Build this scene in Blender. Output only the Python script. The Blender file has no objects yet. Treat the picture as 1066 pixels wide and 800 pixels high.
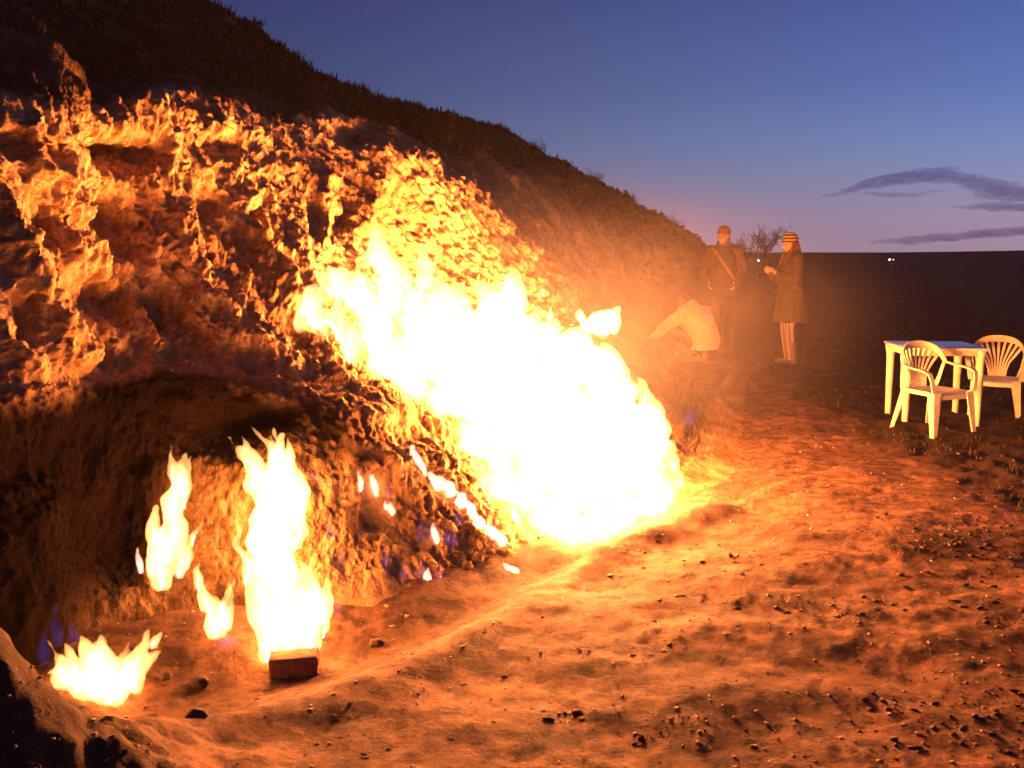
import bpy, bmesh, math, random
import numpy as np
from mathutils import Vector, Matrix

# ------------------------------------------------------------------ camera, world, settings
SC = bpy.context.scene
COL = SC.collection
random.seed(7)
RNG = np.random.default_rng(7)
F_PX, CX, CY, CAM_H = 1046.0, 533.0, 400.0, 1.6
PITCH = math.atan(137.0 / F_PX)
cam = bpy.data.cameras.new('camera')
cam.sensor_width = 36.0
cam.lens = 36.0 * F_PX / 1066.0
cam.clip_end = 12000
cam.clip_start = 0.05
camo = bpy.data.objects.new('camera', cam)
COL.objects.link(camo)
camo.location = (0, 0, CAM_H)
camo.rotation_euler = (math.pi / 2 - PITCH, 0, 0)
SC.camera = camo
SC.view_settings.view_transform = 'Standard'
SC.view_settings.look = 'None'
SC.view_settings.exposure = 0.0
SC.view_settings.gamma = 1.0
SC.render.engine = 'CYCLES'
cy = SC.cycles
cy.use_denoising = True
cy.max_bounces = 8
cy.diffuse_bounces = 3
cy.glossy_bounces = 2
cy.transmission_bounces = 2
cy.volume_bounces = 0
cy.transparent_max_bounces = 64
cy.sample_clamp_indirect = 8.0

world = bpy.data.worlds.new("World")
SC.world = world
world.use_nodes = True
def build_world():
    nt = world.node_tree
    N, L = nt.nodes, nt.links
    bg = N['Background']
    sky = N.new('ShaderNodeTexSky')
    sky.sky_type = 'NISHITA'
    sky.sun_disc = False
    sky.sun_elevation = math.radians(-3.0)       # the sun has set, off to the right
    sky.sun_rotation = math.radians(75)
    sky.ozone_density = 4.8
    tc = N.new('ShaderNodeTexCoord')
    sep = N.new('ShaderNodeSeparateXYZ')
    L.new(tc.outputs['Generated'], sep.inputs[0])
    # afterglow: pink to pale blue band above the horizon, strongest where the sun went down
    ramp = N.new('ShaderNodeValToRGB')
    cr = ramp.color_ramp
    stops = [(0.0, (.28, .20, .28)), (.03, (.24, .195, .30)), (.065, (.16, .175, .29)), (.10, (.10, .155, .28)),
             (.15, (.055, .10, .20)), (.24, (.022, .05, .11)), (.5, (0, 0, 0))]
    cr.elements[0].position, cr.elements[0].color = stops[0][0], (*stops[0][1], 1)
    cr.elements[1].position, cr.elements[1].color = stops[-1][0], (*stops[-1][1], 1)
    for p, c in stops[1:-1]:
        e = cr.elements.new(p)
        e.color = (*c, 1)
    L.new(sep.outputs['Z'], ramp.inputs[0])
    dot = N.new('ShaderNodeVectorMath')
    dot.operation = 'DOT_PRODUCT'
    dot.inputs[1].default_value = (math.sin(math.radians(62)), math.cos(math.radians(62)), 0)
    L.new(tc.outputs['Generated'], dot.inputs[0])
    mr = N.new('ShaderNodeMapRange')
    mr.inputs['From Min'].default_value = -.1
    mr.inputs['From Max'].default_value = 1.0
    mr.inputs['To Min'].default_value = .06
    mr.inputs['To Max'].default_value = 1.42
    L.new(dot.outputs['Value'], mr.inputs['Value'])
    mul = N.new('ShaderNodeVectorMath')
    mul.operation = 'SCALE'
    L.new(ramp.outputs[0], mul.inputs[0])
    L.new(mr.outputs[0], mul.inputs['Scale'])
    sc = N.new('ShaderNodeVectorMath')
    sc.operation = 'SCALE'
    sc.inputs['Scale'].default_value = 1.75
    L.new(sky.outputs[0], sc.inputs[0])
    add = N.new('ShaderNodeVectorMath')
    add.operation = 'ADD'
    L.new(sc.outputs[0], add.inputs[0])
    L.new(mul.outputs[0], add.inputs[1])
    L.new(add.outputs[0], bg.inputs[0])
    bg.inputs[1].default_value = 1.0
build_world()

FIRE_L = 70.0            # radiance of the flame cores
FIRE_COL = (1.0, .275, .062)

# ------------------------------------------------------------------ helpers
cp, sp = math.cos(PITCH), math.sin(PITCH)
def at(px, py, Y):
    a, u = (px - CX) / F_PX, -(py - CY) / F_PX
    ry, rz = cp + sp * u, -sp + cp * u
    k = Y / ry
    return Vector((a * k, Y, CAM_H + rz * k))
def proj(P):
    P = np.asarray(P, float)
    dx, dy, dz = P[..., 0], P[..., 1], P[..., 2] - CAM_H
    f = dy * cp - dz * sp
    u = dy * sp + dz * cp
    f = np.maximum(f, .05)
    return CX + dx / f * F_PX, CY - u / f * F_PX
def sstep(a, b, x):
    t = np.clip((x - a) / (b - a), 0, 1)
    return t * t * (3 - 2 * t)

_perm = RNG.permutation(256)
_perm = np.concatenate([_perm, _perm, _perm])
_grad = RNG.normal(size=(256, 3))
_grad /= np.linalg.norm(_grad, axis=1)[:, None]
def noise(x, y, z):
    x, y, z = np.broadcast_arrays(np.asarray(x, float), np.asarray(y, float), np.asarray(z, float))
    xi, yi, zi = np.floor(x).astype(int), np.floor(y).astype(int), np.floor(z).astype(int)
    xf, yf, zf = x - xi, y - yi, z - zi
    xi, yi, zi = xi & 255, yi & 255, zi & 255
    u, v, w = [t * t * t * (t * (t * 6 - 15) + 10) for t in (xf, yf, zf)]
    out = 0
    for i in (0, 1):
        for j in (0, 1):
            for k in (0, 1):
                h = _perm[_perm[_perm[xi + i] + yi + j] + zi + k]
                g = _grad[h]
                d = g[..., 0] * (xf - i) + g[..., 1] * (yf - j) + g[..., 2] * (zf - k)
                out = out + d * (u if i else 1 - u) * (v if j else 1 - v) * (w if k else 1 - w)
    return out * 1.5
def fbm(x, y, z, o=4, gain=.5):
    s, a = 0, 1
    for i in range(o):
        s = s + a * noise(x * 2.03 ** i + 7.3 * i, y * 2.03 ** i + 3.1 * i, z * 2.03 ** i)
        a *= gain
    return s
def billow(x, y, z, o=3, gain=.5):
    s, a = 0, 1
    for i in range(o):
        s = s + a * (1 - 2 * np.abs(noise(x * 2.1 ** i + 5.3 * i, y * 2.1 ** i, z * 2.1 ** i + 1.7 * i)))
        a *= gain
    return s

def tag(o, label=None, cat=None, group=None, kind=None):
    for k, v in (('label', label), ('category', cat), ('group', group), ('kind', kind)):
        if v: o[k] = v
    return o
def link(name, me, mat=None, parent=None, smooth=True):
    o = bpy.data.objects.new(name, me)
    COL.objects.link(o)
    if mat: me.materials.append(mat)
    if parent: o.parent = parent
    if smooth and len(me.polygons): me.polygons.foreach_set('use_smooth', [True] * len(me.polygons))
    return o
def obj(name, bm, mat=None, parent=None, smooth=True):
    me = bpy.data.meshes.new(name)
    bm.to_mesh(me)
    bm.free()
    return link(name, me, mat, parent, smooth)
def empty(name, loc=(0, 0, 0), rz=0.0):
    o = bpy.data.objects.new(name, None)
    COL.objects.link(o)
    o.location = loc
    o.rotation_euler = (0, 0, rz)
    o.empty_display_size = .2
    return o
def remesh(bm, voxel, smooth=2, fac=.5):
    """union of all the shells in bm as one continuous surface"""
    me = bpy.data.meshes.new('tmp')
    bm.to_mesh(me)
    bm.free()
    o = bpy.data.objects.new('tmp', me)
    COL.objects.link(o)
    m = o.modifiers.new('r', 'REMESH')
    m.mode = 'VOXEL'
    m.voxel_size = voxel
    if smooth:
        s = o.modifiers.new('s', 'SMOOTH')
        s.iterations = smooth
        s.factor = fac
    dg = bpy.context.evaluated_depsgraph_get()
    dg.update()
    out = bpy.data.meshes.new_from_object(o.evaluated_get(dg))
    bpy.data.objects.remove(o)
    bpy.data.meshes.remove(me)
    out.materials.clear()
    return out
def grid_mesh(name, P, attrs=None):
    """P: (n, m, 3) array -> mesh"""
    n, m = P.shape[:2]
    me = bpy.data.meshes.new(name)
    me.vertices.add(n * m)
    me.vertices.foreach_set('co', P.reshape(-1).astype(np.float32))
    i = np.arange(n - 1)[:, None] * m + np.arange(m - 1)[None]
    q = np.stack([i, i + 1, i + m + 1, i + m], -1).reshape(-1)
    k = len(q) // 4
    me.loops.add(4 * k)
    me.polygons.add(k)
    me.loops.foreach_set('vertex_index', q.astype(np.int32))
    me.polygons.foreach_set('loop_start', np.arange(0, 4 * k, 4, dtype=np.int32))
    me.polygons.foreach_set('use_smooth', np.ones(k, bool))
    for an, a in (attrs or {}).items():
        at_ = me.attributes.new(an, 'FLOAT', 'POINT')
        at_.data.foreach_set('value', a.reshape(-1).astype(np.float32))
    me.update()
    me.validate()
    return me
def tri_mesh(name, V, T):
    me = bpy.data.meshes.new(name)
    V, T = np.asarray(V, np.float32), np.asarray(T, np.int32)
    k = len(T)
    me.vertices.add(len(V))
    me.vertices.foreach_set('co', V.reshape(-1))
    me.loops.add(3 * k)
    me.polygons.add(k)
    me.loops.foreach_set('vertex_index', T.reshape(-1))
    me.polygons.foreach_set('loop_start', np.arange(0, 3 * k, 3, dtype=np.int32))
    me.update()
    me.validate()
    return me
def loft(bm, rings, side=(1, 0, 0), n=16, power=2.0):
    """closed tube through rings of (centre, r_side, r_other)"""
    side = Vector(side).normalized()
    C = [Vector(r[0]) for r in rings]
    loops = []
    for i, r in enumerate(rings):
        t = (C[min(i + 1, len(C) - 1)] - C[max(i - 1, 0)])
        t = t.normalized() if t.length > 1e-9 else Vector((0, 0, 1))
        s = (side - t * side.dot(t))
        s = s.normalized() if s.length > 1e-4 else t.orthogonal().normalized()
        o = t.cross(s)
        lp = []
        for k in range(n):
            a = 2 * math.pi * k / n
            ca, sa = math.cos(a), math.sin(a)
            x = math.copysign(abs(ca) ** (2 / power), ca)
            y = math.copysign(abs(sa) ** (2 / power), sa)
            lp.append(bm.verts.new(C[i] + s * (x * r[1]) + o * (y * r[2])))
        loops.append(lp)
    for a, b in zip(loops, loops[1:]):
        for k in range(n):
            bm.faces.new((a[k], a[(k + 1) % n], b[(k + 1) % n], b[k]))
    bm.faces.new(list(reversed(loops[0])))
    bm.faces.new(loops[-1])
def ball(bm, c, r, sub=2, scale=(1, 1, 1), rot=None):
    M = Matrix.Translation(Vector(c))
    if rot is not None: M = M @ rot.to_4x4()
    M = M @ Matrix.Diagonal((r * scale[0], r * scale[1], r * scale[2], 1))
    bmesh.ops.create_icosphere(bm, subdivisions=sub, radius=1.0, matrix=M)
def limb(bm, pts, n=12):
    """rounded tapered chain of (point, radius)"""
    for (p, r) in pts: ball(bm, p, r * 1.0, 2)
    loft(bm, [(p, r, r) for p, r in pts], side=(.97, .2, .1), n=n)
def box(bm, c, s, rot=None, bev=0.0, seg=2):
    M = Matrix.Translation(Vector(c))
    if rot is not None: M = M @ rot.to_4x4()
    M = M @ Matrix.Diagonal((s[0], s[1], s[2], 1))
    r = bmesh.ops.create_cube(bm, size=1.0, matrix=M)
    if bev:
        es = list({e for v in r['verts'] for e in v.link_edges})
        bmesh.ops.bevel(bm, geom=es, offset=bev, segments=seg, affect='EDGES', profile=.5)

# ------------------------------------------------------------------ materials
def mat(name):
    m = bpy.data.materials.new(name)
    m.use_nodes = True
    return m, m.node_tree.nodes, m.node_tree.links
def fabric(name, col, var=.25, scale=40, rough=.85, bump=.25, spec=.2, col2=None):
    m, N, L = mat(name)
    b = N['Principled BSDF']
    b.inputs['Roughness'].default_value = rough
    b.inputs['Specular IOR Level'].default_value = spec
    tc = N.new('ShaderNodeTexCoord')
    t = N.new('ShaderNodeTexNoise')
    t.inputs['Scale'].default_value = scale
    t.inputs['Detail'].default_value = 5
    L.new(tc.outputs['Object'], t.inputs['Vector'])
    mx = N.new('ShaderNodeMix')
    mx.data_type = 'RGBA'
    c2 = col2 or tuple(c * (1 - var) for c in col)
    mx.inputs[6].default_value = (*[min(1, c * (1 + var * .5)) for c in col], 1)
    mx.inputs[7].default_value = (*c2, 1)
    mr = N.new('ShaderNodeMapRange')
    mr.inputs['From Min'].default_value = .35
    mr.inputs['From Max'].default_value = .65
    L.new(t.outputs[0], mr.inputs['Value'])
    L.new(mr.outputs[0], mx.inputs[0])
    L.new(mx.outputs[2], b.inputs['Base Color'])
    if bump:
        bp = N.new('ShaderNodeBump')
        bp.inputs['Strength'].default_value = bump
        bp.inputs['Distance'].default_value = .01
        L.new(t.outputs[0], bp.inputs['Height'])
        L.new(bp.outputs[0], b.inputs['Normal'])
    return m
def striped(name, cols, axis='Z', freq=30, rough=.9):
    m, N, L = mat(name)
    b = N['Principled BSDF']
    b.inputs['Roughness'].default_value = rough
    b.inputs['Specular IOR Level'].default_value = .1
    tc = N.new('ShaderNodeTexCoord')
    w = N.new('ShaderNodeTexWave')
    w.wave_type = 'BANDS'
    w.bands_direction = axis
    w.inputs['Scale'].default_value = freq
    w.inputs['Distortion'].default_value = .4
    L.new(tc.outputs['Object'], w.inputs['Vector'])
    r = N.new('ShaderNodeValToRGB')
    r.color_ramp.interpolation = 'CONSTANT'
    r.color_ramp.elements[0].color = (*cols[0], 1)
    r.color_ramp.elements[1].position = .5
    r.color_ramp.elements[1].color = (*cols[1], 1)
    L.new(w.outputs[0], r.inputs[0])
    L.new(r.outputs[0], b.inputs['Base Color'])
    return m
def flame_gas(name, col, strength, nscale=5.0, lo=.55):
    """burning gas: a volume that only emits, a little uneven"""
    m, N, L = mat(name)
    N.remove(N['Principled BSDF'])
    e = N.new('ShaderNodeEmission')
    e.inputs['Color'].default_value = (*col, 1)
    e.inputs['Strength'].default_value = strength
    L.new(e.outputs[0], N['Material Output'].inputs['Volume'])
    return m
def core_mat(name, col, strength):
    m, N, L = mat(name)
    N.remove(N['Principled BSDF'])
    e = N.new('ShaderNodeEmission')
    e.inputs['Color'].default_value = (*col, 1)
    e.inputs['Strength'].default_value = strength
    L.new(e.outputs[0], N['Material Output'].inputs['Surface'])
    return m
M_GAS = flame_gas('flame_gas', (1, .42, .12), 58)
M_GAS_BIG = flame_gas('flame_gas_large', (1, .42, .14), 29)
M_GAS_THIN = flame_gas('flame_gas_thin', (1, .5, .35), 70)
M_BLUE = flame_gas('blue_flame_gas', (.13, .12, 1.0), 1.7)
M_CORE = core_mat('flame_core', FIRE_COL, FIRE_L)
M_CORE_BIG = core_mat('great_flame_core', FIRE_COL, FIRE_L * 21)
M_CORE_TALL = core_mat('tall_flame_core', FIRE_COL, FIRE_L * 3.4)

def clay_material():
    m, N, L = mat('burnt_clay')
    b = N['Principled BSDF']
    b.inputs['Roughness'].default_value = .95
    b.inputs['Specular IOR Level'].default_value = .02
    tc = N.new('ShaderNodeTexCoord')
    n1 = N.new('ShaderNodeTexNoise'); n1.inputs['Scale'].default_value = 1.7; n1.inputs['Detail'].default_value = 8
    n2 = N.new('ShaderNodeTexNoise'); n2.inputs['Scale'].default_value = 14; n2.inputs['Detail'].default_value = 8; n2.inputs['Roughness'].default_value = .7
    for n in (n1, n2): L.new(tc.outputs['Object'], n.inputs['Vector'])
    r1 = N.new('ShaderNodeValToRGB')
    r1.color_ramp.elements[0].position, r1.color_ramp.elements[0].color = .3, (.38, .225, .105, 1)
    r1.color_ramp.elements[1].position, r1.color_ramp.elements[1].color = .7, (.60, .40, .205, 1)
    L.new(n1.outputs[0], r1.inputs[0])
    r2 = N.new('ShaderNodeValToRGB')
    r2.color_ramp.elements[0].position, r2.color_ramp.elements[0].color = .34, (.60, .56, .53, 1)
    r2.color_ramp.elements[1].position, r2.color_ramp.elements[1].color = .6, (1, 1, 1, 1)
    L.new(n2.outputs[0], r2.inputs[0])
    mul = N.new('ShaderNodeMix'); mul.data_type = 'RGBA'; mul.blend_type = 'MULTIPLY'; mul.inputs[0].default_value = 1
    L.new(r1.outputs[0], mul.inputs[6]); L.new(r2.outputs[0], mul.inputs[7])
    prev = mul.outputs[2]
    for an, c in (('dirt', (.080, .043, .024)), ('soot', (.009, .005, .0035)), ('veg', (.032, .021, .011))):
        a = N.new('ShaderNodeAttribute'); a.attribute_name = an
        mx = N.new('ShaderNodeMix'); mx.data_type = 'RGBA'
        mx.inputs[7].default_value = (*c, 1)
        L.new(a.outputs['Fac'], mx.inputs[0]); L.new(prev, mx.inputs[6])
        prev = mx.outputs[2]
    L.new(prev, b.inputs['Base Color'])
    bp = N.new('ShaderNodeBump'); bp.inputs['Strength'].default_value = .9; bp.inputs['Distance'].default_value = .035
    n3 = N.new('ShaderNodeTexNoise'); n3.inputs['Scale'].default_value = 30; n3.inputs['Detail'].default_value = 6; n3.inputs['Roughness'].default_value = .65
    L.new(tc.outputs['Object'], n3.inputs['Vector'])
    L.new(n3.outputs[0], bp.inputs['Height']); L.new(bp.outputs[0], b.inputs['Normal'])
    return m
def ground_material():
    m, N, L = mat('trodden_dirt')
    b = N['Principled BSDF']
    b.inputs['Roughness'].default_value = .95
    b.inputs['Specular IOR Level'].default_value = .12
    tc = N.new('ShaderNodeTexCoord')
    def nz(s, d=8, r=.6):
        n = N.new('ShaderNodeTexNoise'); n.inputs['Scale'].default_value = s; n.inputs['Detail'].default_value = d; n.inputs['Roughness'].default_value = r
        L.new(tc.outputs['Object'], n.inputs['Vector'])
        return n
    n1, n2, n3 = nz(1.1), nz(9, 9, .72), nz(45, 6, .65)
    r1 = N.new('ShaderNodeValToRGB')
    r1.color_ramp.elements[0].position, r1.color_ramp.elements[0].color = .35, (.080, .040, .021, 1)
    r1.color_ramp.elements[1].position, r1.color_ramp.elements[1].color = .65, (.185, .099, .054, 1)
    L.new(n1.outputs[0], r1.inputs[0])
    r2 = N.new('ShaderNodeValToRGB')
    r2.color_ramp.elements[0].position, r2.color_ramp.elements[0].color = .38, (.28, .25, .23, 1)
    r2.color_ramp.elements[1].position, r2.color_ramp.elements[1].color = .55, (1, 1, 1, 1)
    L.new(n2.outputs[0], r2.inputs[0])
    mul = N.new('ShaderNodeMix'); mul.data_type = 'RGBA'; mul.blend_type = 'MULTIPLY'; mul.inputs[0].default_value = 1
    L.new(r1.outputs[0], mul.inputs[6]); L.new(r2.outputs[0], mul.inputs[7])
    prev = mul.outputs[2]
    for an, c in (('char_shade', (.034, .019, .012)), ('scrub', (.024, .014, .008))):
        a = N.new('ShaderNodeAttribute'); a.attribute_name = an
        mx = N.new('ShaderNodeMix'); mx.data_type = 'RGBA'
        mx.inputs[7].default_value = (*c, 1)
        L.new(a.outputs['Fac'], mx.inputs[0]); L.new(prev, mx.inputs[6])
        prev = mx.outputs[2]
    L.new(prev, b.inputs['Base Color'])
    bp = N.new('ShaderNodeBump'); bp.inputs['Strength'].default_value = .9; bp.inputs['Distance'].default_value = .014
    ad = N.new('ShaderNodeMath'); ad.operation = 'ADD'
    L.new(n2.outputs[0], ad.inputs[0])
    h = N.new('ShaderNodeMath'); h.operation = 'MULTIPLY'; h.inputs[1].default_value = .5
    L.new(n3.outputs[0], h.inputs[0]); L.new(h.outputs[0], ad.inputs[1])
    L.new(ad.outputs[0], bp.inputs['Height']); L.new(bp.outputs[0], b.inputs['Normal'])
    return m
M_CLAY, M_GROUND = clay_material(), ground_material()

# ------------------------------------------------------------------ ground
def flat(px, py, z=0.0):
    a, u = (px - CX) / F_PX, -(py - CY) / F_PX
    ry, rz = cp + sp * u, -sp + cp * u
    k = (z - CAM_H) / rz
    return Vector((a * k, ry * k, z))
def pl_dist(X, Y, pts):
    """signed distance to a polyline (positive on its left) and the arc position"""
    best = np.full(X.shape, 1e9)
    sg = np.zeros(X.shape)
    for a, b in zip(pts, pts[1:]):
        ax, ay, bx, by = a[0], a[1], b[0], b[1]
        dx, dy = bx - ax, by - ay
        t = np.clip(((X - ax) * dx + (Y - ay) * dy) / (dx * dx + dy * dy), 0, 1)
        d = np.hypot(X - ax - t * dx, Y - ay - t * dy)
        c = (dx * (Y - ay) - dy * (X - ax))
        m = d < best
        best = np.where(m, d, best)
        sg = np.where(m, np.sign(c), sg)
    return best * sg
LIP = [flat(*p) for p in ((150, 790), (300, 745), (420, 700), (520, 640), (590, 596), (660, 565), (745, 535))]
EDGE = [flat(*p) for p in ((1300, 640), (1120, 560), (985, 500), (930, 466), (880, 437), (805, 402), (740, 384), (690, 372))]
HOLLOW = [flat(*p) for p in ((60, 760), (200, 700), (330, 670), (440, 640), (560, 590))]
def ground_z(X, Y):
    z = .035 * fbm(X * .7, Y * .7, 1.3, 3) * sstep(0.5, 2, Y)
    z = z + 0.012 * fbm(X * 3.1, Y * 3.1, 5.2, 4)
    near = 1 - sstep(9, 16, Y)
    d = pl_dist(X, Y, LIP)
    z = z + .055 * np.exp(-(d / .16) ** 2) * near
    z = z + near * .05 * sstep(0, -.9, d) * sstep(9, 6, Y)
    h = np.abs(pl_dist(X, Y, HOLLOW))
    z = z - .09 * np.exp(-(h / .3) ** 2) * near
    # the shoulder the visitors stand on
    z = z + .26 * np.exp(-(((X - 2.0) / 2.2) ** 2 + ((Y - 14.0) / 3.2) ** 2))
    # mound in the near left corner
    z = z + .60 * np.exp(-(((X + 1.50) / .62) ** 2 + ((Y - 2.35) / .55) ** 2)) * (1 + .40 * fbm(X * 2.5, Y * 2.5, 8.1, 4) + .10 * fbm(X * 9, Y * 9, 3.1, 4))
    # far plain lifts to the skyline
    far = sstep(60, 1500, Y)
    z = z + far * 1.35 + sstep(150, 600, Y) * np.clip(X / np.maximum(Y, 1) - .36, 0, .5) * 16 + .5 * far * fbm(X * .004, Y * .004, 2.2, 3)
    return z
def scrub_mask(X, Y):  # dark scrub colour; its border also paints the edge of the firelight
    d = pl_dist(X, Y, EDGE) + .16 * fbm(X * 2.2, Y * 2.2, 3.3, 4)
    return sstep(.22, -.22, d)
def build_ground():
    r1 = np.geomspace(2.6, 45, 460)
    r2 = np.geomspace(45, 7000, 70)[1:]
    R = np.concatenate([r1, r2])
    t = np.linspace(-1, 1, 620)
    T = .62 * t + 1.1 * t ** 5
    Y = np.broadcast_to(R[:, None] - 2.0, (len(R), len(T))).copy()
    X = R[:, None] * T[None]
    z = ground_z(X, Y)
    near = 1 - sstep(14, 30, Y)
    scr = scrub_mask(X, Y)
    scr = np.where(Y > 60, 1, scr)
    ch = sstep(.18, .60, fbm(X * 5.5, Y * 9.0, 9.4, 5, .62) + .35 * fbm(X * .8, Y * .8, 4.1, 2)) * .8
    blot = np.exp(-(((X - 2.35) / .38) ** 2 + ((Y - 5.15) / .30) ** 2))
    ch = np.clip(ch + blot * .9 * sstep(-.3, .3, fbm(X * 6, Y * 6, 2.4, 4)), 0, 1)
    ch = np.clip(ch + .45 * sstep(2.6, 3.6, X) * sstep(7.5, 6, Y), 0, 1)  # ground gets darker towards the near right
    ch = np.maximum(ch, .9 * sstep(.12, .4, np.exp(-(((X + 1.50) / .55) ** 2 + ((Y - 2.32) / .55) ** 2))))  # near mound: shade of its side away from the fire, painted dark
    z = z + near * (.006 * billow(X * 7, Y * 7, 4.4, 3) - .003) + near * scr * .04 * fbm(X * 5, Y * 5, 7.7, 4)
    z = z + near * ch * .004 * fbm(X * 16, Y * 16, 3.1, 2)
    P = np.stack([X, Y, z], -1)
    me = grid_mesh('ground', P, {'scrub': scr * .94, 'char_shade': ch})
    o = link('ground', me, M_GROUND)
    return tag(o, 'bare trodden orange dirt running out to a dark scrub plain', None, None, 'structure'), P
GROUND, GP = build_ground()
def gz(x, y):
    d = (GP[..., 0] - x) ** 2 + (GP[..., 1] - y) ** 2
    i = np.unravel_index(np.argmin(d), d.shape)
    return float(GP[i][2])

# ------------------------------------------------------------------ hillside: a loft of hand-set profiles, foot to crest
STATIONS = [
    [(-30, 740, 3.5), (0, 560, 3.72), (-10, 425, 3.95), (-5, 385, 4.05), (0, 230, 4.25), (0, 78, 4.45), (0, -20, 7.5), (0, -110, 11), (0, -60, 16)],
    [(100, 705, 4.0), (100, 560, 4.36), (100, 415, 4.52), (100, 370, 4.75), (100, 220, 5.05), (105, 98, 5.4), (100, 30, 8.5), (110, -60, 11), (120, -20, 16)],
    [(200, 680, 4.2), (195, 560, 4.62), (200, 400, 4.95), (205, 365, 5.25), (205, 230, 5.75), (205, 92, 6.25), (210, 55, 8.8), (215, 0, 11), (230, 30, 16)],
    [(300, 662, 4.3), (300, 560, 4.75), (315, 430, 5.15), (320, 378, 5.7), (300, 240, 6.4), (285, 120, 7.2), (285, 90, 9), (285, 45, 11), (300, 70, 16)],
    [(385, 640, 4.5), (375, 545, 4.95), (400, 435, 5.45), (385, 372, 6.2), (370, 260, 6.9), (345, 114, 7.8), (345, 105, 9), (350, 90, 10.5), (370, 120, 15)],
    [(470, 622, 4.8), (460, 560, 5.15), (470, 480, 5.7), (440, 390, 6.6), (430, 270, 7.5), (425, 140, 8.4), (430, 130, 10), (440, 115, 12.5), (455, 140, 18)],
    [(560, 600, 5.15), (550, 545, 5.6), (540, 480, 6.2), (520, 390, 7.1), (500, 290, 8.2), (480, 187, 9.3), (510, 160, 12), (530, 141, 15), (540, 160, 21)],
    [(670, 560, 5.8), (650, 500, 6.4), (625, 445, 7.1), (605, 390, 8), (585, 330, 9.2), (560, 260, 10.5), (590, 215, 14), (615, 187, 19), (630, 205, 26)],
    [(805, 500, 6.95), (742, 487, 7.35), (704, 445, 8.2), (668, 384, 9.8), (640, 338, 12), (632, 300, 14), (660, 258, 19), (685, 226, 26), (700, 240, 36)],
    [(820, 406, 11.7), (765, 395, 12.4), (728, 372, 13.6), (708, 348, 15.4), (697, 325, 18), (697, 305, 21), (710, 280, 28), (727, 250, 38), (735, 258, 50)],
    [(860, 332, 21), (835, 324, 23), (810, 316, 26), (786, 308, 29), (770, 300, 33), (757, 290, 39), (748, 278, 48), (741, 263, 62), (745, 266, 80)],
]
def catmull(A, counts):
    """A: (K, ...) -> dense along axis 0"""
    K = len(A)
    E = np.concatenate([2 * A[:1] - A[1:2], A, 2 * A[-1:] - A[-2:-1]])
    out = []
    for i in range(K - 1):
        p0, p1, p2, p3 = E[i], E[i + 1], E[i + 2], E[i + 3]
        t = np.linspace(0, 1, counts[i], endpoint=(i == K - 2)).reshape(-1, *([1] * (A.ndim - 1)))
        m1, m2 = (p2 - p0) * .42, (p3 - p1) * .42
        out.append((2 * t**3 - 3 * t**2 + 1) * p1 + (t**3 - 2 * t**2 + t) * m1 + (-2 * t**3 + 3 * t**2) * p2 + (t**3 - t**2) * m2)
    return np.concatenate(out)
PITS = [(140, 158, 31, 20, .32), (238, 150, 17, 11, .16), (58, 158, 14, 9, .16), (14, 148, 20, 12, .18), (95, 150, 10, 8, .08), (122, 232, 27, 26, .28),
        (60, 236, 22, 20, .18), (372, 140, 16, 9, .14), (263, 226, 11, 14, .16),
        (175, 325, 18, 22, .16), (118, 310, 30, 26, .22), (30, 330, 18, 30, .15), (215, 215, 14, 20, .12), (330, 225, 8, 26, .08),
        (358, 215, 7, 22, .10), (420, 448, 34, 18, .10), (395, 520, 26, 40, .07), (70, 195, 12, 10, .08), (150, 262, 14, 12, .1),
        (280, 430, 30, 12, .15), (230, 440, 40, 30, .16), (60, 470, 60, 40, .14), (120, 560, 40, 50, .15)]
RIBS = [([(150, 105), (185, 165), (245, 215), (292, 275), (322, 335), (345, 385)], 15, .10), ([(30, 140), (72, 195), (82, 245), (120, 295), (152, 350), (168, 395)], 13, .17),
        ([(-10, 175), (18, 255), (48, 325), (92, 392)], 15, .18), ([(-20, 320), (42, 392)], 16, .14), ([(225, 118), (243, 190), (268, 255), (305, 310)], 11, .10),
        ([(182, 225), (205, 290), (235, 345), (285, 395)], 24, .20), ([(340, 190), (336, 250)], 10, .08), ([(400, 160), (385, 230)], 14, .07),
        ([(250, 300), (262, 345), (300, 385)], 16, .12), ([(100, 320), (120, 360), (130, 392)], 11, .09),
        ([(430, 165), (480, 235), (520, 285)], 18, .16), ([(480, 190), (540, 250), (590, 300)], 16, .22)]
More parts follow.
